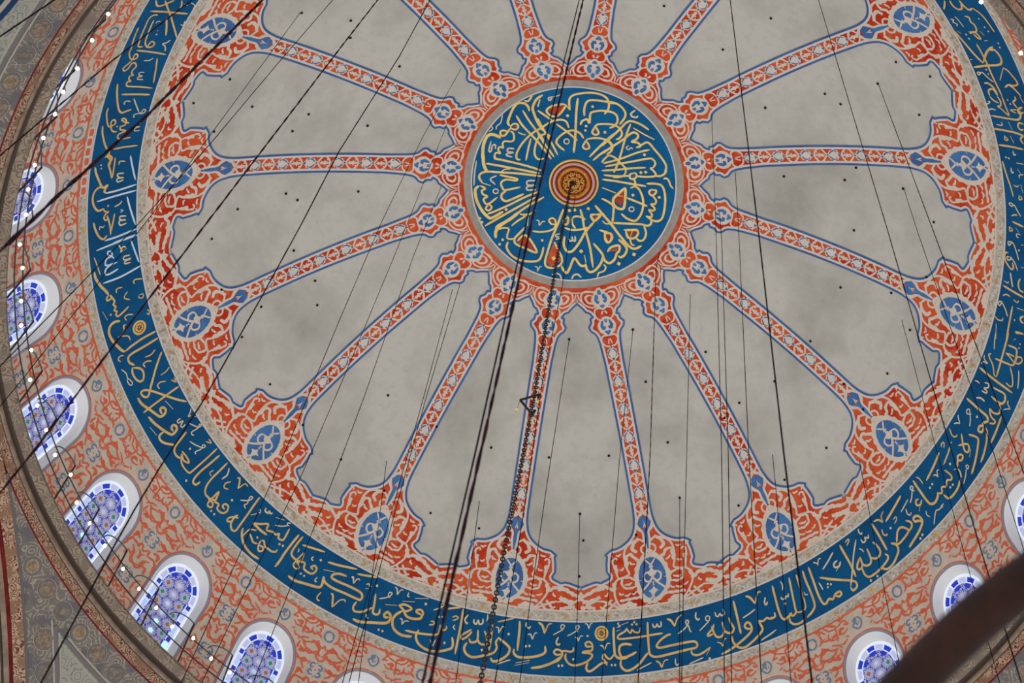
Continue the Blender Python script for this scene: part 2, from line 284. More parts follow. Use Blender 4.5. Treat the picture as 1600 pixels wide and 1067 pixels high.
# ------------------------------------------------------------------ traced paintings (millimetres on the unrolled dome)
BAND = """g 49 -11616,-5690 -11577,-5533 -11535,-5467 -11403,-5446 -11219,-5486 -11082,-5513
g 45 -11348,-5598 -11249,-5312 -11139,-5028 -11022,-4664 -10873,-4192
g 50 -10656,-4946 -10944,-5053 -11283,-5189 -11737,-5367
g 42 -10867,-5448 -10862,-5279 -10898,-5178
c 23 -10783,-5298 -10682,-5214
c 23 -10598,-5288 -10483,-5174 -10529,-5063
g 45 -11503,-5147 -11613,-5192 -11749,-5125 -11843,-4863 -11926,-4613 -11967,-4406 -11980,-4288 -11903,-4235 -11843,-4230
g 42 -11609,-5022 -11673,-4834 -11735,-4605 -11785,-4375 -11746,-4213 -11644,-4141 -11539,-4163 -11524,-4253 -11601,-4317 -11666,-4256 -11695,-4183
c 23 -11396,-4898 -11495,-4943 -11536,-4887
dc 23 -11482,-4512
dc 15 -11464,-4630
g 50 -11250,-4964 -11219,-4721 -11207,-4391
c 31 -10716,-4730 -10738,-4600 -10822,-4636
c 31 -11062,-4216 -11173,-4152 -11278,-4147 -11197,-4039 -11184,-3888
g 41 -12028,-4927 -12093,-4726 -12154,-4469 -12182,-4259 -12222,-4163 -12194,-3990 -12113,-3896 -11993,-3898 -11964,-3984 -12043,-4049 -12102,-3906
g 46 -12016,-4158 -11643,-4000 -11150,-3773
c 27 -11776,-3756 -11618,-3717 -11502,-3756
g 42 -11392,-3720 -11398,-3378 -11433,-2957
g 42 -12123,-3872 -12248,-3778 -12363,-3695 -12318,-3599 -12212,-3645 -12126,-3765 -12029,-3761 -11982,-3640 -12070,-3547 -12098,-3449 -12044,-3379 -12152,-3373 -12157,-3281 -12101,-3198 -12200,-3215 -12216,-3114 -12137,-3051 -11839,-2950 -11444,-2804
c 27 -11718,-3367 -11853,-3401 -11871,-3327 -11769,-3258 -11890,-3267 -11896,-3203 -11735,-3143
g 50 -12486,-3241 -12481,-2974 -12435,-2619 -12366,-2364 -12273,-2272 -12176,-2283 -12006,-2299
g 51 -11502,-2614 -11871,-2726 -12344,-2858
c 27 -12051,-2557 -12177,-2606 -12247,-2562 -12206,-2511
c 31 -11964,-2623 -11882,-2406 -11777,-2148
c 27 -11761,-2105 -11651,-2090 -11584,-2149 -11648,-2204 -11726,-2122 -11895,-2115 -11927,-2060 -11888,-2024
g 42 -12703,-2559 -12740,-2401 -12707,-2131 -12644,-1957 -12545,-1953 -12449,-2002 -12482,-2114 -12557,-2111 -12587,-2017 -12562,-1855 -12493,-1758 -12392,-1729
dg 23 -12391,-1887
g 43 -12036,-1898 -12150,-1942 -12268,-2052 -12210,-2087 -12129,-1987 -12169,-1871 -12290,-1853 -12284,-1762 -12130,-1682 -12323,-1634 -12354,-1540 -12263,-1477 -11965,-1437
g 50 -12838,-2043 -12819,-1779 -12735,-1472 -12660,-1298 -12594,-1241
g 43 -12455,-1215 -12144,-1194 -11737,-1142
c 27 -11701,-1798 -11798,-1797 -11841,-1733 -11718,-1696 -11839,-1694 -11857,-1610 -11709,-1586
g 47 -12566,-1195 -12581,-1048 -12519,-880 -12546,-720
g 43 -12705,-1033 -12582,-1074 -12475,-956 -12543,-862
g 43 -12387,-945 -12407,-683
c 28 -12090,-768 -12240,-794 -12248,-734
g 51 -12617,-1122 -12610,-1020 -12478,-920 -12571,-808 -12507,-591 -12440,-337
g 43 -12380,-944 -12400,-687 -12430,-372
dc 23 -12799,-834
dc 23 -12787,-730
c 28 -12070,-752 -12221,-790 -12260,-700
g 58 -12976,-823 -12938,-636 -12819,-352 -12732,-167 -12654,-134 -12556,-177 -12648,-33 -12592,55
W 47 -12605,52 -12241,58 -11700,11
W 47 -12862,231 -12332,207 -11688,184
W 43 -11933,-892 -11846,-524 -11734,-130
c 36 -12084,-409 -12272,-430 -12240,-324 -12088,-274 -12275,-295 -12256,-192 -12084,-211
g 55 -12655,-146 -12834,-170 -12967,-45 -12993,170 -12917,388 -12795,519 -12643,496
g 43 -12657,481 -12587,596 -12484,621 -12570,673 -12616,759 -12573,843 -12498,837 -12529,732 -12470,868 -12407,1101 -12383,1312
dg 28 -12507,445
g 44 -12297,715 -12328,926 -12387,1251
c 36 -12095,397 -12165,478 -12314,517
c 28 -12131,644 -12053,686 -12126,730
c 40 -11943,868 -12119,841 -12114,939 -11949,975 -12137,970 -12105,1097 -11918,1078
W 44 -11952,308 -11829,699 -11651,1181
g 55 -12933,825 -12871,1036 -12757,1259 -12649,1370 -12571,1376 -12499,1297
W 48 -12555,1440 -12163,1409 -11595,1300
W 48 -12307,1574 -11931,1519 -11560,1474
c 24 -12739,1094 -12719,989 -12639,1045 -12591,984
W 44 -12799,1670 -12240,1583 -11568,1483
c 36 -12135,1642 -12038,1806 -12047,1875 -11900,1798 -11979,1734 -12038,1806
W 40 -11761,1600 -11617,1949 -11487,2269
W 40 -12244,2013 -12350,1918 -12428,1889 -12446,1789 -12356,1797 -12311,1926 -12475,1986 -12507,2122 -12441,2172 -12135,2143
W 48 -12211,2150 -12413,2214 -12499,2315 -12468,2428 -12327,2423 -12101,2340
c 36 -11763,2016 -11939,2028 -11934,2124 -11733,2116 -11906,2177 -11890,2240 -11727,2224
g 32 -12869,1846 -12767,2086 -12650,2400
W 48 -12549,2660 -12013,2582 -11406,2377
g 68 -12838,2273 -12791,2463 -12625,2715 -12462,2893 -12366,3019
g 48 -12366,3019 -12427,3113 -12386,3180 -12271,3121 -12326,3039 -12176,3234 -12212,3321 -12131,3408 -12179,3492 -12087,3545 -12122,3620 -12042,3682 -11867,3574 -11731,3458
dg 28 -12279,3597
g 33 -11361,2761 -11550,2740 -11623,2786 -11581,2864
g 32 -11948,2890 -12101,2896 -12136,2971 -12108,3024
g 32 -11788,3038 -11883,3196 -11700,3288
g 28 -11438,3205 -11435,3275 -11321,3294 -11313,3191 -11426,3195
g 29 -11177,3643 -11112,3688 -11107,3794 -11185,3735
c 24 -12545,3454 -12379,3728
g 33 -11583,3713 -11749,3696 -11837,3751 -11781,3854
g 69 -11976,3831 -12144,3823 -12285,3914 -12318,4095 -12206,4326 -11988,4575 -11854,4687 -11788,4698
g 57 -11788,4698 -11573,4575 -11246,4418 -10872,4287
g 49 -11803,3955 -11866,3991 -11849,4087
g 28 -11824,4068 -11922,4214 -12037,4287
g 32 -11921,4261 -11712,4297 -11643,4425
R 184 -11382,4114
g 58 -10800,4482 -11035,4587 -11285,4689 -11590,4804 -11690,4904 -11647,5039 -11487,5133
g 53 -11551,5181 -11545,5343 -11435,5522 -11302,5610 -11200,5555 -11207,5370 -11315,5251 -11524,5196
g 33 -10873,4794 -10995,4916 -11172,4960
g 37 -10961,5093 -11115,5084 -11215,5150 -11148,5240
g 54 -10667,4879 -10735,5043 -10847,5373 -10980,5900
g 29 -10418,5323 -10513,5437 -10675,5521
g 33 -11837,4810 -11954,4814 -12004,4898 -11923,4970
c 28 -11904,5182 -11742,5324 -11698,5458 -11618,5517 -11536,5622 -11587,5672 -11668,5602 -11711,5491
g 33 -10501,5702 -10679,5715 -10753,5798 -10684,5898
g 33 -10350,5685 -10194,5759 -10263,5638
g 54 -10844,5393 -10946,5724 -11001,5969 -11062,6065 -11180,6037 -11262,5923 -11160,5868 -10925,5922 -10611,6052 -10194,6224 -9847,6331
g 54 -10109,5890 -10356,6024 -10656,6195 -10961,6365 -11166,6487
g 65 -11363,6047 -11226,6238 -10959,6434 -10745,6597 -10626,6657 -10511,6601 -10477,6490 -10571,6411 -10646,6460 -10589,6592
c 29 -10500,6241 -10246,6497
g 66 -11005,6611 -10842,6792 -10574,7005 -10335,7156 -10230,7178 -10118,7075 -10135,6971 -10227,6928 -10276,7003 -10220,7099
c 33 -10003,6767 -10103,6826 -10062,6887 -9936,6842 -9994,6973 -9928,7013 -9855,6940
c 29 -9710,6521 -9718,6611 -9775,6742 -9700,6715
c 25 -9623,6733 -9533,6774
c 29 -9741,6927 -9467,7052 -9368,7014 -9421,6976 -9478,7085 -9640,7163 -9649,7231 -9571,7271
c 29 -10957,6904 -10726,7160
g 58 -10506,7081 -10634,7159 -10630,7274 -10482,7392 -10140,7483
g 54 -9813,7151 -9972,7330 -10121,7499 -10168,7631 -10097,7775 -9950,7867
g 46 -9933,7664 -9769,7848 -9698,8002 -9870,7920 -9929,7744 -9933,7971 -9836,8139 -9700,8264 -9623,8258 -9347,8062 -9100,7874 -8857,7673
dc 29 -9684,7623
c 29 -9698,7422 -9500,7540 -9292,7623 -9217,7583 -9296,7543 -9341,7654 -9517,7720 -9488,7791
g 34 -9211,7458 -9043,7515 -9126,7396
g 55 -8770,7859 -9039,8059 -9337,8267 -9511,8437 -9545,8548 -9452,8612 -9325,8541
dc 31 -9765,8479
g 51 -8517,8075 -8746,8279 -8991,8493 -9136,8689 -9154,8870 -9045,8990 -8924,9064
g 29 -8926,8258 -9039,8309 -8995,8413
c 38 -8458,8214 -8510,8404 -8670,8510
g 38 -8384,8590 -8548,8629 -8580,8741 -8449,8792
g 51 -8199,8507 -8123,8510 -8127,8645 -8155,8791
g 30 -8155,8791 -7961,8662 -7854,8744
g 50 -8729,8836 -8890,8975 -9039,9104 -9061,9205 -8954,9256 -8907,9156 -9043,9012 -8846,9068 -8809,9025 -8729,8836
g 50 -8883,9100 -8724,9188 -8770,9299 -8634,9419 -8479,9403 -8422,9269 -8517,9186 -8604,9239 -8535,9332
dc 32 -8321,9091
dc 27 -8950,9354
dc 29 -8851,9450
c 30 -8072,9099 -7829,9117 -7694,9053 -7760,9006 -7817,9106 -7849,9196 -7936,9239 -7892,9331
g 55 -7481,9033 -7643,9245 -7854,9535 -8045,9780 -8167,9924 -8286,9886 -8320,9726 -8214,9548 -8113,9506
g 46 -8095,9585 -8291,9545 -8431,9597 -8414,9666 -8259,9660
c 21 -7728,9504 -7626,9494 -7539,9469
c 25 -7506,9395 -7444,9361 -7438,9452 -7503,9440
c 42 -7270,9318 -7289,9409 -7196,9466 -7175,9409 -7119,9478 -7057,9455
g 34 -6959,9580 -6688,9654
c 30 -6968,9795 -6763,9817 -6587,9804
c 26 -6491,9747 -6568,9725 -6602,9771 -6535,9815
g 63 -7650,9721 -7555,9790 -7392,9928 -7191,10054
g 51 -7650,9721 -7430,9758 -7174,9760 -7215,9907 -7109,9953 -7005,9976 -6924,10044 -6823,10021 -6840,10134 -6734,10190 -6660,10156 -6517,9883
g 38 -7521,9927 -7728,9901 -7876,10011 -7949,10100
g 63 -7938,9851 -7967,10009 -7915,10238 -7773,10445 -7581,10608 -7393,10701
g 51 -7721,10014 -7662,10129 -7603,10243 -7471,10290
g 51 -7348,10201 -7269,10224 -7234,10361 -7126,10429 -7018,10497 -6889,10508 -6843,10440
g 51 -7374,10201 -7439,10382 -7407,10484 -7304,10474 -7297,10383 -7416,10336
dg 30 -7482,10120
dc 30 -6789,10304
dc 30 -6683,10348
g 64 -6213,10037 -6420,10289 -6628,10563 -6743,10746 -6885,10918
g 56 -6093,10085 -6253,10280 -6389,10486 -6392,10600 -6268,10711 -6188,10755 -6007,10774
g 43 -6017,10513 -6123,10617 -6241,10733 -6321,10848 -6275,10938 -6170,10959 -6152,10868 -6266,10734
g 38 -6017,10513 -6066,10684 -6136,10754
g 55 -6032,10774 -5978,10818 -5991,10955 -5828,11064 -5699,11071 -5607,10966 -5667,10866 -5778,10903 -5709,10969
c 26 -6205,10404 -6187,10460 -6220,10517
dc 32 -5504,10708
g 51 -6098,10311 -5813,10383 -5399,10482
c 34 -5728,10618 -5786,10677 -5730,10732
g 56 -5284,10750 -4935,10824 -4385,10896
g 38 -5391,10958 -5043,11011
dc 28 -6075,11089
dc 28 -5970,11148
g 68 -6464,11151 -6247,11279 -5852,11372 -5512,11440 -5403,11368 -5374,11139
g 60 -5374,11139 -5320,11296 -5075,11444 -4705,11562 -4360,11678 -4203,11714 -4150,11619 -4226,11510 -4572,11372 -4941,11256 -5129,11163 -5086,11081 -4912,11050 -4677,11106
c 30 -5562,11169 -5631,11262 -5563,11305
c 34 -4536,11120 -4474,11117 -4456,11274
c 26 -4455,11286 -4343,11154 -4276,11184
g 38 -5409,11573 -5514,11691 -5506,11782 -5427,11802
g 55 -5112,11594 -5042,11648 -5036,11968
g 34 -5036,11968 -4837,11774 -4686,11743 -4641,11809
g 52 -4368,11024 -4087,11051 -3744,11072
c 30 -4535,11114 -4480,11156 -4452,11291
c 26 -4452,11291 -4353,11160 -4261,11188
c 30 -4072,11289 -3985,11271 -3950,11360
c 30 -3954,11326 -3889,11332
c 26 -4084,11399 -3983,11396
dc 32 -3742,11299
g 56 -3753,11516 -3765,11836 -3782,12020 -3711,12071 -3599,12051 -3577,11912
g 56 -4309,11771 -4395,11925 -4331,12035 -4101,12031 -3809,11896
c 30 -3967,12079 -3970,12159 -3889,12199
g 72 -4373,12244 -4146,12309 -3735,12302 -3377,12284 -3247,12204 -3239,12066 -3339,11983 -3431,12060 -3385,12125 -3284,12116
dc 30 -3546,12477
dc 30 -3427,12506
c 30 -3636,11643 -3463,11606 -3318,11548 -3266,11464 -3344,11448 -3370,11541 -3312,11593
c 34 -3201,11288 -3131,11339 -3110,11496
c 26 -3110,11496 -3016,11351 -2940,11355
c 30 -2770,11396 -2795,11489 -2728,11517
c 30 -2925,11650 -2561,11630
g 39 -3435,11786 -3085,11778
g 56 -3035,11774 -2838,11732 -2622,11825 -2813,11912 -2898,11852 -3009,11783
g 64 -2867,11895 -2744,12043 -2534,12090 -2335,12058 -2275,11994
g 69 -2890,11908 -3078,12029 -3158,12196 -3106,12398 -2908,12540 -2697,12577 -2518,12570
c 34 -2951,12120 -2871,12147 -2865,12284
c 26 -2865,12284 -2778,12172 -2663,12172
g 60 -2340,12049 -2269,11927 -2334,11832 -2459,11845 -2463,11902 -2316,11955
g 60 -2512,12095 -2340,12049
c 30 -2566,11537 -2155,11498
dc 35 -2226,11653
c 30 -1972,11791 -1830,11729 -1715,11658 -1674,11597 -1752,11583 -1764,11664 -1720,11705
g 52 -1568,11709 -1386,11663 -1155,11606
dc 30 -1783,11952
dc 26 -1683,11940
g 35 -1383,11914 -1289,11868 -1208,11903 -1285,11970 -1371,11993
c 30 -1276,12106 -1315,12180 -1242,12239
g 39 -2016,12094 -1912,12104 -1915,12173 -2051,12201
g 56 -1713,12161 -1713,12322 -1773,12432 -2025,12461 -2410,12458 -2748,12424
g 47 -1713,12161 -1617,12287 -1520,12252 -1522,12161
g 64 -2333,12369 -2398,12537 -2322,12713 -2150,12832 -1908,12897 -1628,12875 -1382,12798 -1265,12725 -1262,12587 -1311,12444
c 30 -1954,12591 -1865,12754 -1790,12572
dc 30 -1512,12630
g 61 -1098,11649 -1100,12015 -1116,12384 -1147,12895
c 43 -923,11785 -1002,11921 -933,12026 -902,11988
c 43 -731,11872 -728,11963 -646,11998 -602,11888 -559,11985 -464,11948 -474,11824
c 30 -358,11692 -340,11793 -361,11887
g 52 -758,12162 -906,12263 -1041,12374 -1001,12460 -862,12372 -736,12217
g 56 -792,12408 -737,12504 -612,12487 -539,12395 -569,12147
g 56 -539,12395 -457,12499 -326,12514 -232,12465 -293,12267 -379,12142
g 64 -836,12530 -900,12677 -823,12828 -617,12903 -321,12825 -33,12712
dc 32 -362,12669
g 56 -168,11927 -144,12337 -149,12660
g 56 63,12282 21,12403 71,12534 9,12682 -202,12795
g 65 59,12259 200,12329 370,12417 466,12516 421,12685 222,12857 28,12922 -66,12832
g 39 -30,11848 196,11767 443,11669
c 35 -55,11990 26,12012 63,12144
c 26 63,12144 131,11961 219,11958
dc 34 357,12119
c 30 155,12983 356,12881 545,12792
g 65 618,11720 656,11978 699,12523
c 39 821,11720 826,11811 925,11862 964,11798
g 64 588,12484 612,12607 782,12683 1131,12622 1418,12511 1535,12397 1490,12244
dc 32 928,12357
dc 32 1033,12331
c 34 713,12857 1123,12709
c 26 700,12922 1112,12780
c 35 922,12035 1008,12020 1085,12145
c 26 1085,12145 1125,11965 1199,11951
g 61 1164,11659 1305,11725 1410,11924
g 35 1410,11924 1472,11671 1575,11617
c 39 1825,11949 1804,12091 1880,12146 1923,12103
g 68 1191,12913 1484,12824 1809,12647 2023,12442
dc 34 2009,12696
dc 32 2112,12669
g 54 1849,12635 1971,12548 2052,12385 1996,12290 1841,12279 1791,12372 1895,12415 2025,12369
g 51 2007,12288 2142,12261 2281,12255 2350,12198 2332,12118
g 55 2155,12322 2160,12447 2282,12570 2476,12594 2733,12477 2889,12338 2943,12221 2851,12178 2622,12205 2769,12132 2899,12083 2861,11923 2757,11882 2666,11943 2719,12016 2864,11985
dc 31 2400,12437
dg 29 2683,11734
c 27 1669,11914 1808,11803 1906,11722 1951,11608 1867,11594 1849,11670 1933,11737
c 27 2088,11863 2237,11749 2333,11657 2388,11541 2303,11527 2297,11601 2375,11690
c 39 1836,11934 1802,12097 1871,12147 1929,12094
c 31 2525,11429 2607,11433 2678,11543
c 23 2678,11543 2693,11404 2757,11380
c 31 2318,11848 2400,11852 2443,11938
c 23 2443,11938 2478,11784 2556,11768
R 215 3071,11579
c 35 3102,11902 3199,11912 3268,12002
c 27 3268,12002 3304,11815 3391,11785
g 63 3386,11334 3442,11563 3558,11936 3627,12068 3756,12112 3913,12075 4052,11968
g 51 3583,12036 3492,12194 3368,12169 3281,12105 3261,12215 3348,12280 3445,12385
g 58 3447,12300 3273,12360 3140,12495 3006,12630 2893,12655 2835,12561 2863,12428
dc 29 3577,12344
dc 29 3679,12321
g 63 4217,11823 4070,11950 3845,12072 3711,11944 3697,11788 3827,11700 4037,11673
g 63 3814,12148 3852,12299 4005,12389 4172,12338 4375,12128 4510,11865 4572,11758
g 59 4335,10964 4412,11229 4590,11731 4703,11817 4878,11795 5264,11602 5716,11365 5920,11262 5943,11164 5849,11110 5660,11174 5204,11389 4886,11541 4766,11526 4833,11349 4990,11172 5100,11109
g 50 4854,11144 4533,11278 4188,11421 3792,11561 3600,11606 3579,11520 3743,11368 3770,11272
g 42 3770,11272 3839,11346 3921,11372 3935,11278 4035,11322 4155,11292 4169,11153
dg 30 3902,11145
dg 30 4031,11107
dg 30 3952,11065
c 30 3605,11220 3780,11111
c 25 3521,11183 3478,11215 3525,11250 3577,11260 3481,11328
c 25 3493,11427 3589,11359
c 38 4489,10971 4550,11058 4616,11018 4623,10949 4690,11011 4753,10961 4710,10847
g 59 4874,10748 5004,10759 5152,10879
g 38 5152,10879 5170,10669 5260,10531
c 34 5300,11044 5408,10923 5497,10785 5520,10642 5452,10627 5449,10707 5556,10769 5622,10864 5682,10894
c 42 5665,10340 5692,10480 5782,10524 5817,10468
g 50 4847,11917 4971,11943 5080,12052
g 29 5080,12052 5101,11851 5213,11788
c 33 5410,11701 5446,11829 5510,11869 5543,11803
c 29 4357,12304 4537,12156 4738,11991
g 55 5814,11362 5864,11442 6000,11450 6157,11347 6357,11125
c 25 6357,11125 6297,11366
c 30 5858,11737 6043,11591 6227,11445
dc 34 6417,11425
c 30 5901,10799 6018,10614 6102,10450 6085,10350 5997,10364 5998,10457 6111,10482
c 38 6208,10186 6273,10272 6337,10265 6366,10186 6431,10225 6487,10150 6416,10043
g 51 6276,10504 6263,10637 6179,10801 6196,10855 6326,10759
g 55 6219,10579 6381,10766 6499,10801 6608,10722 6618,10578 6488,10372
g 55 6618,10578 6760,10606 6875,10547 6878,10429 6753,10327 6650,10206
g 64 6653,9738 6757,9905 6966,10238 7134,10515
g 60 6967,9513 7113,9514 7304,9617
g 38 7304,9617 7290,9317 7380,9265
c 34 7056,10100 7215,9926 7348,9755
c 34 7559,9370 7557,9488 7617,9550 7664,9488
g 59 6734,11213 6944,11021 7160,10765 7344,10496 7418,10307 7321,10174 7213,10173 7182,10288 7288,10325 7395,10279
g 59 6881,10651 6981,10797 7170,10880 7367,10819 7522,10628 7645,10423 7736,10205 7614,10080 7537,10010
g 51 7537,10010 7666,9992 7760,9867 7841,9864 7966,9775
c 30 7779,10498 7958,10297 8091,10147
g 30 6502,10941 6619,10930 6704,10987 6699,10800 6754,10760
g 60 7650,9001 7830,9269 8077,9609 8256,9737 8381,9623 8443,9483
g 51 7927,9647 7983,9735 7961,9789 7865,9868
c 34 7845,8819 7932,8883 7984,9018
c 38 7992,9191 8037,9246 8131,9202 8134,9131 8198,9120 8170,9036
dg 34 8168,9331
c 34 7537,9354 7568,9496 7625,9548 7646,9447
g 55 8066,8638 8272,8977 8504,9344 8565,9441 8496,9559 8377,9530
g 55 8247,8493 8433,8733 8637,9014
g 38 8654,8984 8768,9156 8793,9266 8684,9387 8561,9430
g 59 8392,8325 8553,8526 8798,8768 9030,9038 9040,9224 8928,9454
g 55 8425,9631 8474,9733 8619,9753 8780,9661 8890,9503
c 25 8620,8843 8681,8904 8747,8857
g 59 8532,8181 8725,8394 9039,8751 9267,8928 9365,8891 9401,8759 9523,8713 9551,8560 9651,8451 9722,8494 9672,8585 9534,8590
c 34 8965,8459 9070,8527 9148,8593
dc 27 9237,8394
dc 27 9331,8370
dc 27 9267,8477
c 30 8626,8018 8752,7995 8794,8039
c 25 8794,8039 8757,7888 8818,7830
c 38 9112,7544 9047,7828 8962,8095
c 46 9304,7707 9237,7827 9290,7901 9403,7834 9408,7691
c 34 9407,7845 9362,7992
g 51 8945,8325 9271,8239 9688,8116
c 30 7793,10470 7972,10269 8137,10072
g 55 9123,8298 9494,8182 9915,8042 10056,8046 10107,8145 10028,8272 9924,8217
c 38 9921,8195 9843,7845 9731,7415 9660,6981
g 63 9241,7298 9425,7440 9720,7656 9991,7905
g 34 9375,7176 9430,7060 9468,7092 9451,7241
c 34 9627,6687 9683,6771 9769,6784 9763,6727
c 38 9788,6918 9890,6972 9943,6891 9894,6828 9993,6800 9964,6717
c 29 9821,7166 9932,7169 9987,7206
g 54 9943,7354 9918,7554 9967,7689 10073,7635 10059,7521
g 54 9951,7375 10052,7500 10168,7513 10278,7432 10269,7293 10050,7073
g 54 10253,7252 10395,7218 10485,7084 10440,6960 10266,6866 10151,6854
g 63 9949,6403 10139,6514 10436,6723 10646,6874
g 54 10097,7625 10224,7741 10369,7753 10493,7631 10634,7405 10751,7116 10724,7008 10620,6992
dc 31 10459,7819
dc 31 10613,7634
g 50 10006,6332 10123,6236 10277,6243
g 29 10277,6243 10178,6118 10190,5958
g 37 10300,6423 10393,6527 10488,6523 10506,6456
dc 31 10550,6289
g 29 10550,6043 10600,5950 10646,6001 10624,6131
g 58 10626,7384 10834,7333 10954,7125 10990,6846 10967,6712 10847,6620 10694,6662
g 54 10694,6662 10896,6599 11003,6433 11095,6152 10991,6102 10839,6145 10780,6290 10856,6568
g 54 11095,6152 11145,5985 11083,5893 10906,5912
g 62 11268,6532 11302,6397 11394,6042 11417,5767 11334,5660 11190,5654 11116,5759 11195,5819 11285,5755 11402,5726
dc 33 11534,6046
dc 33 11508,6164
g 58 10554,5362 10457,5786 10353,6188
c 29 10790,5365 10755,5536 10702,5775
c 33 10907,5073 10773,5085 10759,5008 10826,5002 10839,5116 10879,5266 10884,5431
c 33 10816,5629 10909,5731 10989,5720 11002,5642
g 49 11189,5197 11187,5342 11079,5392 11029,5294 11086,5220
g 37 11187,5342 11224,5518
g 33 10821,4716 10931,4714 11083,4789
g 62 10767,4837 10996,4973 11341,5151 11493,5177 11598,5079 11617,4901 11578,4798
g 49 11586,4819 11706,4761 11652,4618 11765,4539 11736,4384 11849,4304 11810,4202 11568,4161
dc 29 11349,4677
dc 29 11315,4797
c 33 11294,4449 11374,4400 11453,4423
c 25 11453,4423 11365,4295 11409,4226
dc 31 11675,3935
c 25 11410,5409 11473,5500 11590,5506
c 29 11853,4994 11807,5101 11856,5078 11799,5154 11766,5218 11701,5273 11720,5433 11771,5639
dc 29 11943,4404
dc 29 11896,4505
g 53 11869,3746 11827,3633 11908,3544 11979,3581 11961,3688 11869,3746 11914,3907
g 49 11829,4022 11941,3942
c 37 11953,3936 12052,4008 12123,4119
g 57 12107,4152 12120,4414 12029,4702 11923,4803 11770,4779
g 57 11265,3797 11229,4201 11148,4672
g 41 11527,3476 11520,3770 11495,4049
dc 18 11520,3394
g 33 11281,3644 11252,3561 11312,3496 11359,3630
g 49 11741,3369 11965,3207 12067,3253 12077,3395 11977,3397 11884,3297 11732,3032
c 28 12130,3269 12171,3494
g 57 11942,2949 12137,2898 12263,2930 12323,3169 12375,3536 12387,3873
c 28 11845,2398 11711,2455 11678,2362 11746,2314 11801,2433 11864,2572 11895,2740
c 33 11432,2890 11519,2822 11597,2807
c 29 11594,2797 11492,2665 11486,2607
dc 30 12023,2386
g 33 11342,3068 11486,3204 11592,3188 11621,3112
g 61 11566,2076 11747,2117 12049,2180 12292,2223 12360,2335 12256,2440 12274,2530
g 60 12302,2527 12186,2564 12180,2703 12291,2693 12301,2565
g 56 12341,2518 12447,2610 12523,2891 12551,3197 12545,3447
g 48 12304,1981 12411,2158 12577,2217 12552,2305 12424,2350
g 48 12304,1981 12453,2036 12605,1977 12623,1867 12539,1715
g 56 12264,1667 12444,1692 12611,1674 12677,1537 12623,1467
g 56 12716,2003 12702,2397 12656,2819
c 40 11833,1924 11967,1865 12099,1881
c 28 12715,1803 12804,1728 12913,1666
c 28 12897,1662 12779,1579 12777,1492
c 28 12135,3744 12219,3812 12228,3722 12135,3744
c 28 12182,3831 12225,3980 12247,4226
g 48 12197,-213 12208,260 12216,644 12224,1092
g 38 12224,1092 12144,1072 12025,860 11890,741 11824,649 11888,592
g 31 11837,-4 11871,214 11933,438
g 48 12028,654 12187,629 12438,582 12572,547 12615,457 12602,203 12533,70 12279,110
g 38 12285,345 12443,384 12588,451
g 38 12285,345 12419,311 12559,294
g 41 12609,439 12744,403 12812,275 12750,203 12647,264 12644,397
g 37 12524,619 12666,818 12753,1028 12697,1114 12539,1086
g 59 11671,1117 11936,1165 12287,1206 12816,1240
c 31 11691,1000 11734,913 11872,901
c 24 11869,892 11730,829 11710,733
c 31 11652,1520 11738,1496 11807,1523
c 35 11926,1661 12059,1663 12084,1597 11978,1569 12083,1490 12062,1395 11939,1420
c 38 11839,1930 11960,1865 12103,1895
g 48 12225,1412 12356,1404 12572,1390 12662,1468 12655,1622 12559,1698 12239,1661
g 38 12559,1698 12636,1841
c 31 12801,565 12883,799 12936,1051
c 24 12447,-186 12399,-113
dc 20 12611,-119
dc 20 12620,2
g 44 12392,-317 12629,-427
g 48 12087,-968 12133,-495 12185,-13
c 33 11775,-251 11892,156
g 33 11683,-422 11786,-376 11911,-424 11911,-507
c 30 11776,-902 11705,-884 11664,-813 11728,-767 11771,-875 11924,-751 12031,-613
g 37 11734,-1080 11821,-1167 11948,-1171
g 29 12056,-1152 12189,-1137 12217,-1215
g 55 11666,-1349 11969,-1352 12324,-1378
c 37 11758,-1802 11845,-1637 11938,-1453
g 29 11651,-1484 11776,-1487 11771,-1545
g 44 12084,-1821 12069,-1655 12151,-1512 12284,-1510
g 48 11474,-2137 11574,-2004 11753,-1907 11808,-1978 11745,-2109
c 33 11618,-2201 11554,-2161 11610,-2098 11694,-2199 11618,-2201
c 29 11694,-2199 11815,-2128 11950,-1969
g 44 12222,-990 12429,-1044
g 55 12477,-894 12406,-779 12482,-705 12532,-724
dc 22 12255,-639
g 44 12363,-347 12479,-393 12626,-434
g 44 12020,-2122 12090,-2155
c 25 11826,-2355 11892,-2274
g 40 11024,-4296 11158,-4104 11284,-3896
g 29 11199,-4233 11318,-4249 11336,-4325
c 25 11397,-4379 11521,-4181
g 32 11429,-4055 11462,-3925 11531,-3996 11466,-4055
c 29 11363,-3683 11241,-3679 11231,-3623 11308,-3610 11363,-3683 11487,-3588 11625,-3490
g 36 11368,-3336 11433,-3415 11532,-3467
g 51 11429,-3200 11608,-3229 11779,-3253
g 36 11389,-3026 11434,-2907 11502,-2975 11416,-3019
c 22 11570,-3092 11690,-3020
c 25 11760,-2992 11648,-2944 11671,-2860 11727,-2883
c 29 11567,-2646 11472,-2587 11522,-2496 11595,-2639 11772,-2456 11898,-2278
dc 25 11828,-2541
g 40 11554,-2295 11479,-2250 11493,-2113 11575,-2000
g 43 11847,-2725 11916,-2758
g 50 10137,-5832 10542,-6025 10868,-6201 10937,-6370 10877,-6533
g 45 10652,-6873 10696,-6785 10644,-6657 10793,-6560
g 56 10924,-6689 10826,-6525 10898,-6430 10990,-6559
g 34 10804,-6508 10626,-6362 10802,-6388
g 42 10305,-6616 10468,-6380 10616,-6164 10372,-6224 10245,-6222
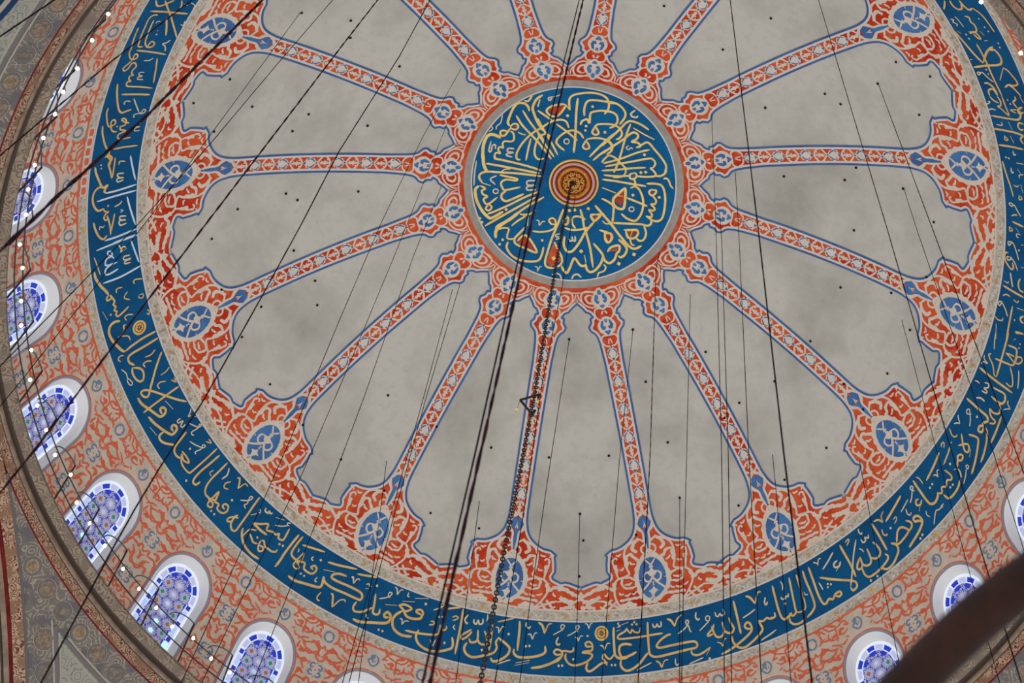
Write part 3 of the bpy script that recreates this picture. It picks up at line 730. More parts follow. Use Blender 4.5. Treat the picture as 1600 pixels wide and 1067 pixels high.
g 42 10245,-6222 10329,-6310 10303,-6438 10183,-6529
g 42 9983,-6389 10120,-6338 10269,-6355
c 34 10034,-5962 10128,-6055 10236,-6085
c 27 10338,-5668 10499,-5750 10455,-5834
g 54 10287,-5493 10437,-5565 10859,-5758 11141,-5847
g 54 10538,-5112 10863,-5276 11233,-5437
g 49 11065,-6200 10935,-6133 10934,-6015 11023,-5964 11100,-6035
g 49 11141,-5847 11084,-5689 11197,-5598
c 27 10645,-5967 10797,-5801
c 27 10780,-5588 10931,-5437
g 34 10631,-5499 10673,-5372 10751,-5425 10662,-5477
c 34 10958,-5201 11009,-5095 11060,-5158
dc 25 10815,-4885
dc 25 10896,-4906
g 46 10734,-4714 10898,-4463 11118,-4150
g 50 11131,-4912 11333,-5010
c 35 11015,-4680 11072,-4552 11123,-4614
c 27 11194,-4759 11316,-4690
c 27 11405,-4709 11294,-4618 11328,-4531
dc 23 10485,-6613
dc 23 10581,-6545
c 27 9915,-6111 9986,-6131 10028,-6231 9971,-6206
g 45 10788,-6977 10932,-6846
g 48 8270,-8656 8294,-8504 8295,-8337
g 52 8396,-8746 8506,-8620 8664,-8599 8752,-8698 8705,-8835
g 55 8639,-8925 8784,-8826 8945,-8792 9029,-8927
g 43 9029,-8927 9301,-8877 9539,-8716 9740,-8546
g 48 8863,-8489 8987,-8530 9058,-8413 9166,-8392 9255,-8254 9209,-8136 9066,-8048
g 48 9100,-8006 9206,-8151 9406,-8064 9335,-8012 9193,-8074
c 24 8608,-8305 8751,-8222 8913,-8105
c 28 8510,-8120 8605,-8169 8594,-8079 8722,-8085 8709,-8010
c 24 8760,-7864 8879,-7849
g 57 8637,-7829 8983,-7627 9334,-7419 9621,-7299
g 52 9333,-7794 9511,-7611 9716,-7367 9932,-7072 10318,-6626
g 60 9773,-8023 9648,-7744 9616,-7328
g 57 9387,-6992 9729,-7296 10056,-7571 10075,-7769 9972,-7890 9827,-7946 9711,-7841
dc 26 9012,-7909
dc 26 9104,-7827
dc 22 9252,-8681
dc 24 9452,-8508
dc 24 9569,-8444
dc 24 9902,-8250
dc 24 9964,-8139
dc 22 9734,-7154
dc 22 9815,-7052
c 28 9342,-8286 9485,-8225
c 36 9515,-8045 9607,-8132
c 32 9249,-7167 9317,-7230
c 32 9628,-6983 9522,-6910 9573,-6850 9639,-6991 9796,-6942 10006,-6900
g 52 10161,-7078 10170,-7542
g 48 10170,-7542 10335,-7537 10647,-7350 10566,-7188 10416,-7106 10336,-6949
g 48 10416,-7106 10582,-7102 10824,-7005
g 53 9763,-6697 9884,-6766 10056,-6713 10195,-6559
g 49 10195,-6559 10038,-6669 9925,-6558 9982,-6410"""
MED = """g 58 -1423,-1766 -1489,-1899 -1609,-1964 -1752,-1934 -1841,-1791 -1899,-1560 -1919,-1376 -1859,-1282
g 44 -1838,-1265 -1777,-1353 -1686,-1365 -1639,-1291 -1683,-1214 -1775,-1212 -1838,-1265
g 48 -1832,-1225 -1890,-1117 -1948,-1009 -2039,-998 -2072,-1095 -2005,-1143 -1911,-1135
pr 0 -1765,-1270 -1681,-1330 -1686,-1260
pr 0 -2027,-1040 -1942,-1091 -1960,-1024
g 44 -1820,-1146 -1739,-1096 -1698,-941 -1760,-863 -1925,-852 -1969,-766 -1936,-670 -2030,-679 -2055,-596 -1986,-504 -2098,-511 -2121,-408 -2054,-336
g 74 -2038,-928 -2167,-983 -2298,-998 -2398,-917 -2449,-690 -2437,-472 -2407,-262
c 29 -2086,-1577 -2100,-1353 -2186,-1242 -2189,-1141
c 26 -2323,-1237 -2283,-1150 -2364,-1071
c 37 -2272,-810 -2290,-548 -2232,-535 -2218,-696 -2148,-725 -2131,-607
c 41 -1649,-677 -1805,-667 -1802,-577 -1662,-575 -1820,-515 -1804,-467 -1670,-445
g 47 -1601,-2036 -1492,-2041 -1417,-2215
g 58 -1158,-2264 -1300,-2109 -1357,-1877 -1294,-1703 -1168,-1479 -988,-1264
g 62 -1210,-2123 -1234,-1915
g 48 -1740,-1601 -1557,-1362 -1322,-1154 -1045,-913 -893,-736
g 47 -1598,-1762 -1370,-1469 -1084,-1169 -936,-1010
g 33 -1627,-1151 -1519,-1106 -1407,-1101
g 48 -993,-1384 -1138,-1281 -1298,-1117 -1450,-894 -1532,-703 -1573,-537 -1544,-412 -1449,-395
g 44 -1274,-1020 -1296,-736 -1310,-400
g 48 -963,-1187 -1087,-1068 -1130,-860 -1124,-641 -1057,-511 -978,-483 -860,-522
g 47 -1223,-1815 -1022,-1704 -821,-1593
g 48 -697,-1512 -414,-1358 -94,-1153
g 48 -1190,-1597 -1045,-1376 -792,-1053 -528,-675
g 48 -1127,-1182 -900,-916 -610,-602
g 48 -1091,-946 -876,-759 -673,-531
g 48 -1139,-1261 -979,-1427 -799,-1577 -590,-1652 -455,-1614 -365,-1457
g 44 -1103,-1025 -1045,-1134 -907,-1196 -768,-1137
pr 0 -952,-1847 -875,-1950 -577,-2040 -624,-1869 -721,-1782 -850,-1782
g 51 -547,-2086 -744,-2053 -914,-1964 -998,-1850 -917,-1740 -765,-1714 -650,-1804 -567,-1981 -547,-2086
pr 0 -978,-2199 -936,-2226 -947,-2180
c 36 -903,-2252 -1005,-2195 -958,-2131 -909,-2231
c 25 -902,-2242 -748,-2318 -680,-2412
g 47 -547,-2086 -415,-1946
g 51 -415,-1946 -461,-2122 -468,-2284 -358,-2406 -45,-2515 227,-2537 421,-2473 515,-2348 535,-2168 461,-2000
dg 37 -451,-1787
g 55 -271,-2319 -251,-1955 -199,-1517 -154,-1122 -139,-803
g 51 -31,-1852 -63,-2050 -38,-2239 59,-2319 348,-2355 658,-2337
g 51 -90,-1588 -63,-1704 55,-1777 126,-1679 111,-1941 182,-2016 392,-2088 698,-2100
dg 33 132,-2153
dg 33 58,-1585
dg 31 59,-1464
g 48 754,-1765 505,-1734 329,-1678 259,-1542 239,-1437 321,-1393 404,-1449 328,-1576 285,-1608
g 51 49,-1239 -63,-1360 -237,-1409 -411,-1338 -570,-1170 -620,-1021 -529,-915 -375,-821
c 33 -297,-1090 -311,-1037 -353,-1010 -401,-1022 -427,-1067 -417,-1119 -375,-1147 -327,-1135 -297,-1090
g 48 143,-1237 336,-1304 556,-1318 737,-1234 815,-1109 777,-1001 699,-914
g 44 143,-1237 90,-1106 70,-1002 151,-957 235,-1013 180,-1123 134,-1175
pr 0 124,-1012 138,-1095 178,-1022
pr 0 276,-1495 300,-1520 326,-1474
dg 37 555,-1510
g 51 793,-1529 543,-1174 277,-760
g 51 853,-1178 582,-940 383,-686
g 51 330,-2346 602,-2371 814,-2314 968,-2163 977,-2001 882,-1797
g 51 373,-2078 591,-2102 747,-2053 818,-1905 778,-1754 648,-1645
g 48 432,-1723 703,-1759 899,-1698 988,-1555 945,-1424 862,-1366
g 44 500,-1311 668,-1305 799,-1191 804,-1051 715,-922
g 52 533,-1116 683,-1328 905,-1659 1051,-1895 1189,-1956 1418,-1917 1640,-1817
g 52 569,-902 773,-1125 1042,-1405 1194,-1601 1295,-1664 1398,-1607 1379,-1501 1267,-1394 1414,-1407 1503,-1327 1402,-1263
g 51 1503,-1327 1564,-1402 1683,-1471 1879,-1315 2101,-1127 2248,-941 2246,-745
g 33 1237,-1784 1555,-1664 1830,-1588
c 47 1208,-2278 1118,-2155 1167,-2084 1277,-2089 1295,-2144
g 47 1156,-1877 1097,-1518 1055,-1004 1015,-694 962,-462
c 29 1212,-1281 1161,-1198 1233,-1164 1276,-1234 1330,-1196
g 48 1753,-1285 1462,-1135 1128,-909 872,-764 648,-657
g 48 1931,-822 1963,-951 1870,-1050 1743,-1029 1413,-882 1117,-756 717,-581
g 48 1741,-777 1357,-668 1003,-551 645,-456
dg 37 1647,-1117
g 44 608,-669 679,-804 774,-904 949,-860 1099,-752 1231,-640 1272,-515
g 37 1931,-822 1862,-786 1984,-735
g 74 -2414,-438 -2377,-184 -2287,-15 -2225,28
c 33 -2566,-243 -2568,115 -2536,448
g 52 -2130,-471 -2104,-354 -1980,-339 -1602,-298 -1222,-251 -876,-184
g 52 -2313,-191 -2049,-172 -1484,-135 -918,-98
g 52 -2329,346 -2431,219 -2402,97 -2244,30 -1929,12 -1466,-18 -851,-29
g 30 -1667,-110 -1812,-82 -1893,-2
g 48 -1919,81 -1709,104 -1462,130 -1492,183 -1735,186 -1850,290 -1793,421 -1711,470 -1337,340
g 56 -1689,487 -1785,597 -1768,713 -1647,767 -1473,675 -1226,512
c 41 -988,111 -1179,149 -1162,256 -968,237 -1164,305 -1141,391 -923,349
c 33 -1890,528 -1902,573 -1946,594 -1994,584 -2019,544 -2007,499 -1963,478 -1914,487 -1890,528
c 37 -1989,109 -2140,226 -1990,356
g 45 -2347,348 -2106,400
g 70 -2401,433 -2486,561 -2410,829 -2240,1085 -2066,1241 -1949,1266 -1679,1056
g 48 -2373,430 -2233,494 -2316,562 -2265,655 -2146,701 -2236,790 -2115,913 -1884,689
g 45 -2096,911 -2144,1035 -2053,1073 -1992,977 -2078,909
pr 0 -2093,999 -2074,958 -2047,1013
dc 34 -2254,1312
dc 34 -2187,1412
dg 37 -1613,992
g 48 -2076,1174 -1867,1060 -1523,839 -1184,595 -842,385
g 52 -2094,1499 -1748,1222 -1327,891 -909,554
g 52 -1786,1593 -1769,1459 -1464,1224 -1139,884 -694,520
g 41 -1407,1412 -1270,1256 -1054,1067
g 41 -1244,1056 -1109,1076 -968,1015 -854,900
g 48 720,-345 1033,-381 1393,-469
g 48 1557,-497 1795,-532 2008,-604 2012,-685 1879,-794
g 33 1242,-686 1260,-530 1181,-393 967,-327
g 51 2250,-926 2261,-767 2169,-653 2008,-604
g 48 1453,-553 1378,-496 1405,-402 1499,-403 1557,-497 1507,-565 1453,-553
pr 0 1452,-453 1461,-505 1490,-451
g 44 1499,-403 1552,-315 1551,-215 1451,-143
dg 37 1644,-617
dg 37 1763,-655
dg 37 1552,30
dg 37 2228,-66
g 52 704,-222 1056,-246 1430,-258 1841,-283
g 52 1551,-215 1674,-164 1803,26 1864,251 1851,492 1770,669 1664,713 1486,674 1346,586
g 52 742,-1 1112,71
g 52 1407,136 1701,189 1976,244
pr 0 1112,280 1285,-16 1329,173 1299,378
g 63 1323,-124 1187,65 1077,247 1135,413 1278,472 1383,420 1371,144 1332,-126
g 37 1124,138 1309,118
c 33 1650,399 1640,445 1598,475 1548,466 1523,428 1533,382 1575,353 1624,362 1650,399
g 52 1838,-352 2064,-406 2237,-389 2347,-206 2411,78 2413,436 2323,567 2174,584 1986,500
g 48 2018,-245 1942,-147 2032,-68 2112,-148 2116,-229 2022,-226
pr 0 2010,-133 2039,-180 2066,-137
g 48 2050,-73 2166,39 2147,143 2056,165 2169,257 2143,323 2030,330 2125,427 2121,507 1990,519
g 44 2239,-580 2308,-618 2394,-559 2452,-454 2541,-386
g 52 774,290 973,349 1111,438 1146,629 1163,882
g 52 1163,882 1532,822 1901,758 2073,757 2153,678 2132,564
g 34 896,878 1001,936 1148,905
g 52 837,654 1064,864 1405,1166 1593,1355
g 48 1981,779 2072,955 2050,1138 1947,1202 1841,1147
pr 0 1585,1106 1662,1010 1822,944 1753,1088 1652,1160
g 56 1490,1009 1692,964 1820,935 1874,1021 1804,1156 1657,1189 1585,1106 1549,1016
g 30 1683,1173 1714,979
pr 0 1059,1258 1166,1217 1150,1338
g 49 922,1129 1046,1183 1177,1175 1235,1281 1164,1414 1076,1353 1012,1209
g 79 -1762,1791 -1789,1619 -1685,1430 -1436,1201 -1259,1000
g 41 -1742,1554 -1617,1499 -1466,1498 -1479,1657 -1464,1752 -1367,1768 -1297,1729
pr 0 -1164,1847 -1080,1659 -944,1678 -724,1977
g 52 -1030,1378 -1185,1596 -1275,1746 -1217,1874 -917,1967 -641,2022 -792,1792 -972,1624 -1083,1640 -1192,1793
g 52 -1431,1845 -1444,2003 -1303,2178 -1076,2282 -788,2288 -569,2225 -501,2058 -489,1842
dc 34 -1579,1812
dc 34 -1639,1941
dg 34 -554,1677
g 49 -2058,1466 -1804,1269 -1518,1035
g 41 -1405,1402 -1242,1233 -1075,1091
g 45 -1229,1074 -1063,1050 -955,1014
g 49 -1017,1102 -996,1354
pr 0 -423,1146 -368,1078 -337,1151
g 45 -845,1468 -637,1465 -402,1388 -288,1280 -298,1106 -384,1041 -467,1114 -396,1200 -300,1204
c 30 -798,1167 -722,1175 -694,1288 -626,1179 -552,1167
po 0 -251,1725 -105,1915 8,2129 -205,2341 -339,2227 -306,1968
g 52 -155,825 -239,1233 -323,1639 -365,1958 -386,2234 -317,2359 -143,2369
g 49 -242,1664 -93,1873 35,2066 27,2243 -143,2369
dc 49 -178,2103
c 26 -637,2391 -556,2418 -541,2512 -503,2390 -449,2371
c 38 -151,2546 -64,2492 54,2510 124,2634
c 34 -93,1424 -219,1465 -209,1522 -77,1519 -215,1601
g 53 -147,756 -196,1020 -237,1261
g 53 -7,923 -86,1065 -48,1165 25,1109 17,940
g 49 -34,1247 176,1273 412,1208 542,1130
g 49 249,1218 148,1108 123,964 194,897 315,886 466,932
g 53 279,679 374,874 461,1135 553,1309 721,1680 880,2157
dg 40 14,770
dg 40 145,729
dg 40 486,629
dg 45 499,1791
dg 45 1528,1921
dg 45 1871,1590
pr 0 652,821 789,783 725,881
g 61 701,747 586,791 643,887 710,916 824,744 701,747
g 57 696,951 522,1251 412,1570 271,1829 131,1854 23,1704 4,1474
c 45 125,1516 165,1573 222,1541 194,1440
c 45 222,1541 295,1549 272,1415
g 57 638,503 903,728 1118,897 1393,1159 1685,1393 1860,1439 2023,1316
pr 0 1051,1210 1178,1226 1124,1386
g 49 863,1142 1020,1152 1194,1201 1204,1370 1131,1427 1053,1337 1020,1152
g 57 1395,1286 1581,1395 1664,1504 1631,1661 1542,1744 1475,1716
po 0 1212,1644 1413,1495 1412,1602
g 57 1176,1673 1254,1529 1446,1446 1472,1589 1424,1663 1394,1840 1271,1961 1133,1894 1044,1743 776,1521
g 57 1078,1821 1068,1992 961,2205 831,2294 726,2230 670,2093
g 57 684,2111 641,2162 537,2160 387,2019 331,2051 286,2270 230,2428 139,2381 57,2269
g 37 600,1873 677,2070
c 45 380,2569 423,2456 520,2417 625,2481
g 37 1136,2021 1211,2090 1170,2205 1056,2270 1039,2400
g 40 1690,1200 1757,1334 1844,1357"""
RIB = """pk 0 10043,-13 10171,-205 10355,-359 10614,-429 10884,-420 11050,-346 11169,-188 11302,0 11289,73 10643,214
pb 0 10111,-19 10219,-138 10359,-263 10580,-344 10777,-346 10951,-310 11101,-149 11191,-8 10673,38 10370,31
k 53 10228,-107 10365,60
k 118 10399,35 10530,-96
k 71 10530,-96 10616,-220 10775,-185 10822,-83 10767,-13
k 53 10676,24 10884,-122 11058,-315
k 100 10937,1 10999,-89
k 53 11304,-15 11172,-39
k 77 9860,-9 10072,-9
pb 0 9052,5 9106,-119 9177,-169 9292,-137 9306,-53 9192,-10
k 42 9130,-7 9305,31
pb 0 9305,31 9363,-81 9448,-83 9557,-16 9857,3 9878,60 9545,51
k 53 8910,2 8936,-25 9047,-128 9186,-213 9330,-176 9432,-76 9623,-43 9866,-44
k 58 9687,-63 9592,-197 9623,-344 9728,-540 9903,-635 10119,-649 10324,-620 10467,-584 10539,-755 10577,-901 10726,-1006 10909,-1019 11077,-972 11260,-866 11355,-738
k 118 9557,-203 9670,-352
k 100 9670,-352 9820,-411 9917,-301
k 53 9726,-28 9799,-167 9923,-180 10009,-78 10008,12
k 71 9991,-622 9956,-476 10084,-367 10136,-255
k 100 10016,-603 10294,-624
k 44 10061,-840 10011,-878 10045,-949 10140,-965 10340,-920 10570,-872
k 82 10182,-898 10396,-903
k 53 10700,-407 10578,-539 10547,-724 10628,-804 10785,-774 10842,-633 10807,-457
k 64 11097,-282 11117,-489 11135,-727 11153,-860
k 111 10659,-983 10888,-1051
k 82 10858,-1054 10754,-1216 10773,-1428 10905,-1660 10985,-1837
k 105 10786,-1274 10800,-1487
k 128 11336,-412 11262,-626 11367,-871
k 53 11202,-37 11392,-318
k 53 11386,-765 11204,-1112 11117,-1332
k 53 11157,-935 11367,-1157 11271,-1347
k 99 11010,-1373 11118,-1607 11136,-1820
k 52 11100,-1061 11336,-1311
k 70 11307,-1466 11266,-1806
k 41 11045,-1584 11342,-1768
pk 0 2884,-10 2989,-112 3175,-254 3334,-218 3445,-89 3485,-8 3459,30 3188,22
pb 0 2944,-2 2945,-33 3036,-55 3086,-13 3077,6
pb 0 3064,-54 3065,-126 3201,-175 3288,-137 3314,-82 3242,-36 3225,-102 3161,-48
pb 0 3350,19 3347,-69 3382,-62 3442,-2 3428,16
k 45 3010,-112 2938,-306 2999,-452 3150,-504 3287,-454 3378,-313 3384,-181
k 60 3042,-283 3111,-387 3240,-345 3285,-229
k 45 3042,-283 3082,-195
k 35 3004,-560 3119,-560 3228,-508
k 45 3420,-69 3455,-217 3612,-245 3739,-154 3751,-47
k 70 3509,-28 3596,-69
pk 0 3665,-4 3744,-153 3896,-244 4065,-199 4157,-62 4180,5 3917,2
pb 0 3756,-67 3779,-124 3904,-174 4004,-137 4007,-58 3927,-19 3911,-90
pb 0 3727,-6 3735,-41 3820,-27 3825,0
pb 0 4042,-4 4034,-63 4064,-82 4158,-15 4144,3
k 45 4171,-28 4172,-162 4301,-217 4436,-130 4458,-17
k 45 4256,-14 4392,-49"""
DRUM = """r 33 13441,-24 13406,-939 13488,-1945 13373,-1855 13326,-2877
r 81 13574,-2940 13450,-3667 13348,-3128
r 34 13710,-1072 13561,-1535 13628,-2631 13623,-3781 13443,-4475
r 67 13691,-999 13658,-1726
r 71 13855,-2444 13740,-2451 13753,-1740
r 33 13789,-1364 13870,-1997 13841,-2892
r 43 14032,-231 14132,-1102 14159,-2024 14070,-2699 13913,-2484 13849,-1753 13959,-1147
r 33 14020,-1533 13966,-2008
r 33 13917,-2828 13908,-3617 13820,-4132 13684,-3992
r 29 13881,-3032 13795,-3718
r 38 13651,-4373 13544,-4826 13612,-5382
r 38 14275,-2099 14303,-2842 14366,-3212
r 80 14448,-3477 14418,-4013 14313,-3514
r 38 14155,-3313 14147,-4092 14066,-4944 14092,-6127
r 38 14206,-2840 14096,-3279 14013,-4130
r 71 14060,-4604 13997,-5357
r 38 14324,-4185 14395,-4882 14295,-5662 14332,-6393
r 38 14646,-3634 14654,-4128 14548,-4733
r 47 14901,-3647 14832,-4209 14888,-4984
r 48 13450,-3667 13408,-4686 13387,-5601
r 38 13826,-4476 13801,-5199 13750,-4546
r 33 13534,-2796 13765,-2956 13998,-3106
q 53 14144,-458 14085,-1127 13945,-970
q 47 14267,-302 14323,-1236 14285,-2212 14133,-2930
q 76 14316,-1665 14428,-2350
q 41 14569,-912 14673,-2011 14567,-2906
q 94 14585,-1429 14623,-2142
q 47 14203,-3214 14419,-3200
q 47 13901,-2400 13796,-3322 13962,-3344
q 71 13839,-1666 13827,-2543
q 41 14851,-1398 14696,-2103
q 76 14976,-1230 14918,-1880 15086,-2094
q 46 15157,-624 15117,-1565 15159,-2154 15451,-2383
q 64 15474,-759 15435,-1688
q 41 15013,-491 15168,-5
q 40 15308,774 15525,576 15627,-473 15471,-962
q 52 15523,-2639 15749,-2394
q 47 13882,-450 13797,-1247 13607,-1322
q 41 14008,-79 14135,291
q 58 13984,997 14188,524 14355,478
q 88 14338,791 14324,147
q 47 14496,320 14408,-456 14233,-850
q 64 14986,-607 15176,-920
q 52 15711,-1423 15577,-2204 15719,-2911
q 69 15608,-1685 15461,-1572
q 40 16187,-1420 15910,-1499 15777,-2078
q 75 16054,-1997 15900,-2295
q 40 16335,-1711 16252,-2254 16047,-2590"""
HOLES = [(-7579,-4431),(-9298,-2637),(-10245,-2090),(-8617,-1740),(-7081,-1399),(-7462,-940),(-9600,-1146),(-7462,816),(-7134,1009),(-8750,1158),(-9410,1920),(-7096,2397),(-6427,3229),(-6299,3888),(-8339,4694),(-7860,3900),(-7428,6004),(-6385,7100),(-9027,3354),(-6280,-4106),(-6233,-3587),(-4876,-2747),(-5498,-1043),(-5530,789),(1427,-5407),(4077,-5872),(3065,-4556),(4408,-3265),(5803,-4220),(6252,-4095),(7058,-5104),(8334,-6019),(7392,-5970),(8292,-4747),(5249,-1563),(6801,-2057),(7016,-2511),(8342,-2495),(9356,-1995),(7349,-821),(7372,807),(9494,1111),(6936,2483),(6254,3833),(9209,2486),(8109,5019),(5154,5183),(4252,3645),(5451,4682),(9552,-456),(8824,3660),(8115,3229),(8732,387),(-4064,6228),(-1013,7307),(-5189,7996),(623,7313),(2252,6946),(3774,6226),(2841,4820),(-2606,6941),(2223,3555),(599,4152),(-2444,9231),(-998,9466),(2006,9279),(-3847,8755),(2097,10236),(3456,8812),(1770,8611),(4435,7554),(7197,6228),(6112,7285)]
CABLES = [['thick',0.016,[[-0.497,-9.927,0.082],[-0.497,-9.927,-15.539],[-0.544,-9.928,-19.292],[-0.593,-9.93,-23.437],[-0.63,-9.932,-28.078],[-0.647,-9.933,-29.829],[-0.65,-9.933,-30.733],[-0.659,-9.934,-33.233]]],['partner',0.0078,[[-0.556,-9.428,0.706],[-0.556,-9.428,-13.602],[-0.619,-9.43,-17.997],[-0.656,-9.432,-22.16],[-0.686,-9.434,-27.183],[-0.705,-9.435,-29.082],[-0.713,-9.435,-30.062],[-0.733,-9.437,-32.562]]],['CHAIN',0.0295,[[-0.064,-0.017,5.084],[-0.129,-0.016,-0.085],[-0.162,-0.015,-7.854],[-0.262,-0.015,-13.488],[-0.294,-0.015,-16.873],[-0.317,-0.015,-19.373]]],['boss2',0.0085,[[0.096,0.342,5.079],[0.091,0.342,-0.829],[-0.036,0.345,-6.069],[-0.025,0.345,-11.388],[-0.079,0.346,-16.343],[-0.105,0.346,-18.843]]],['L1',0.0194,[[-3.888,-10.434,-1.889],[-3.888,-10.434,-19.855],[-3.989,-10.501,-24.192],[-4.077,-10.565,-26.435],[-4.11,-10.59,-27.615],[-4.18,-10.643,-30.113]]],['L2',0.013,[[-6.282,-8.168,-0.438],[-6.282,-8.168,-12.512],[-6.427,-8.284,-16.301],[-6.517,-8.36,-20.392],[-6.572,-8.407,-22.891]]],['L3',0.0106,[[-7.088,-9.099,-2.802],[-7.088,-9.099,-16.746],[-7.129,-9.14,-18.673],[-7.183,-9.195,-21.172]]],['L4',0.0143,[[-3.804,-7.972,1.377],[-3.804,-7.972,-10.046],[-3.889,-8.01,-12.737],[-4.119,-8.123,-20.949],[-4.172,-8.151,-22.886],[-4.22,-8.178,-24.823],[-4.256,-8.199,-26.21],[-4.284,-8.215,-26.902],[-4.384,-8.274,-29.399]]],['L5a',0.0066,[[-6.983,-4.056,2.086],[-6.974,-4.051,-11.24],[-7.047,-4.092,-17.532],[-7.066,-4.103,-18.422],[-7.12,-4.134,-20.921]]],['L5b',0.0074,[[-5.874,-5.235,2.261],[-5.874,-5.235,-0.615],[-6.023,-5.314,-5.875],[-6.14,-5.381,-10.922],[-6.276,-5.462,-14.927],[-6.394,-5.537,-17.518],[-6.512,-5.616,-19.899],[-6.636,-5.698,-22.394]]],['L6',0.0089,[[-3.475,-6.541,2.623],[-3.475,-6.541,-4.154],[-3.518,-6.555,-8.248],[-3.677,-6.612,-13.652],[-3.676,-6.612,-16.661],[-3.697,-6.62,-19.161],[-3.733,-6.634,-21.99],[-3.799,-6.66,-23.516],[-3.821,-6.669,-24.391],[-3.827,-6.672,-25.1],[-3.823,-6.67,-27.14],[-3.818,-6.668,-29.64]]],['a',0.0063,[[-3.241,-2.681,4.347],[-3.49,-2.739,-1.336],[-3.614,-2.772,-6.58],[-3.647,-2.781,-11.334],[-3.65,-2.782,-15.697],[-3.694,-2.794,-19.105],[-3.743,-2.808,-21.774],[-3.789,-2.822,-24.273]]],['b',0.0063,[[-3.386,-1.217,4.549],[-3.471,-1.235,-4.571],[-3.557,-1.254,-10.397],[-3.633,-1.272,-14.071],[-3.778,-1.308,-17.448],[-3.868,-1.332,-19.767],[-3.964,-1.357,-22.265]]],['c',0.0073,[[-3.322,0.527,4.618],[-3.411,0.511,-0.28],[-3.42,0.509,-7.616],[-3.451,0.503,-10.349],[-3.583,0.477,-17.182],[-3.632,0.467,-19.681]]],['d',0.0079,[[-2.641,3.22,4.362],[-2.609,3.223,-1.93],[-2.606,3.224,-6.129],[-2.628,3.221,-13.106],[-2.635,3.22,-15.606]]],['e',0.0085,[[-2.47,3.057,4.443],[-2.532,3.05,-2.245],[-2.522,3.051,-6.404],[-2.502,3.053,-13.302],[-2.494,3.054,-15.802]]],['f',0.0087,[[-3.556,7.298,2.05],[-3.119,7.348,-3.204],[-2.779,7.376,-7.4],[-2.577,7.393,-9.892]]],['g',0.009,[[-1.015,8.026,2.074],[-0.885,8.029,-2.109],[-0.762,8.03,-5.909],[-0.681,8.031,-8.408]]],['h',0.0085,[[0.589,4.073,4.379],[0.491,4.078,-3.553],[0.459,4.079,-8.493],[0.462,4.079,-11.02],[0.464,4.079,-13.52]]],['i',0.0078,[[2.181,3.491,4.379],[2.02,3.512,-2.747],[1.942,3.521,-9.169],[1.921,3.523,-11.365],[1.897,3.526,-13.865]]],['j',0.009,[[1.62,7.904,2.093],[1.776,7.889,-2.607],[1.85,7.881,-5.355],[1.917,7.875,-7.854]]],['k',0.0127,[[2.483,1.391,4.752],[2.41,1.403,3.662],[2.374,1.409,-6.175],[2.265,1.426,-14.167],[2.231,1.431,-16.667]]],['l',0.0085,[[4.07,6.941,2.111],[4.041,6.947,-6.01],[4.032,6.949,-8.51]]],['m',0.0075,[[3.457,2.235,4.379],[3.306,2.267,-4.265],[3.21,2.285,-9.469],[3.16,2.294,-12.704],[3.121,2.301,-15.204]]],['n',0.0069,[[3.059,-2.591,4.417],[2.99,-2.573,-3.866],[2.874,-2.545,-13.255],[2.761,-2.519,-19.481],[2.716,-2.509,-21.981]]],['o',0.0082,[[3.753,-0.099,4.501],[3.765,-0.102,2.717],[3.622,-0.065,-8.433],[3.469,-0.029,-15.829],[3.417,-0.016,-18.329]]],['p',0.0077,[[3.931,-1.218,4.379],[3.88,-1.203,0.119],[3.709,-1.155,-10.474],[3.631,-1.135,-17.312],[3.603,-1.127,-19.812]]],['q',0.009,[[2.138,-7.93,1.966],[2.138,-7.93,-5.832],[2.149,-7.934,-17.541],[2.139,-7.93,-23.446],[2.147,-7.933,-27.151],[2.153,-7.935,-29.651]]],['r',0.0088,[[6.132,5.235,2.098],[6.126,5.237,0.12],[6.023,5.268,-7.756],[5.99,5.278,-10.256]]],['s',0.0075,[[4.437,-6.883,1.987],[4.437,-6.883,-0.12],[4.443,-6.886,-13.804],[4.426,-6.877,-19.254],[4.425,-6.877,-22.496],[4.433,-6.881,-25.03],[4.441,-6.885,-27.53]]],['t',0.0081,[[6.488,-4.691,2.146],[6.52,-4.711,-7.297],[6.548,-4.729,-15.224],[6.556,-4.735,-17.724]]],['u',0.0072,[[7.67,-2.299,2.145],[7.653,-2.289,-0.601],[7.666,-2.297,-11.123],[7.631,-2.276,-14.25],[7.604,-2.26,-16.75]]],['v',0.0072,[[8.358,0.881,1.793],[8.304,0.909,-8.404],[8.292,0.915,-12.375],[8.285,0.919,-14.875]]],['w',0.0084,[[8.073,4.425,0.979],[8.062,4.43,-4.485],[8.071,4.426,-7.527],[8.079,4.423,-10.027]]]]
LAMPS = [(-149.7,10.969),(-153.04,10.944),(-156.54,10.917),(-159.61,10.962),(-162.25,10.935),(-165.25,10.99),(-168.5,11.003),(-171.39,11.017),(-174.28,10.974),(-177.84,11.029),(179.51,10.95),(175.55,10.984),(172.65,11.022),(169.71,10.869),(166.1,11.018),(162.9,11.004),(159.82,10.979),(156.62,10.988),(153.8,10.836),(150.32,11.005),(147.38,10.981),(144.11,10.968),(140.56,10.939),(137.46,10.939),(134.35,10.931),(131.32,10.977),(128.6,10.819),(125.24,10.926),(122.41,10.92),(-51.91,10.872),(-45.29,10.897)]

# ------------------------------------------------------------------ the dome shell
SB, SC = 13.164, 18.36          # outer edge of the inscription band, foot of the dome at the gallery
mb = MB()
mb.band(0.02, SB+.3, 'plaster', -.03, 384, 72)
ceiling = mb.build('ceiling', smooth=True)
tag(ceiling, 'pale grey plaster dome with painted red ribs and a blue inscription band', kind='structure', cat='ceiling')

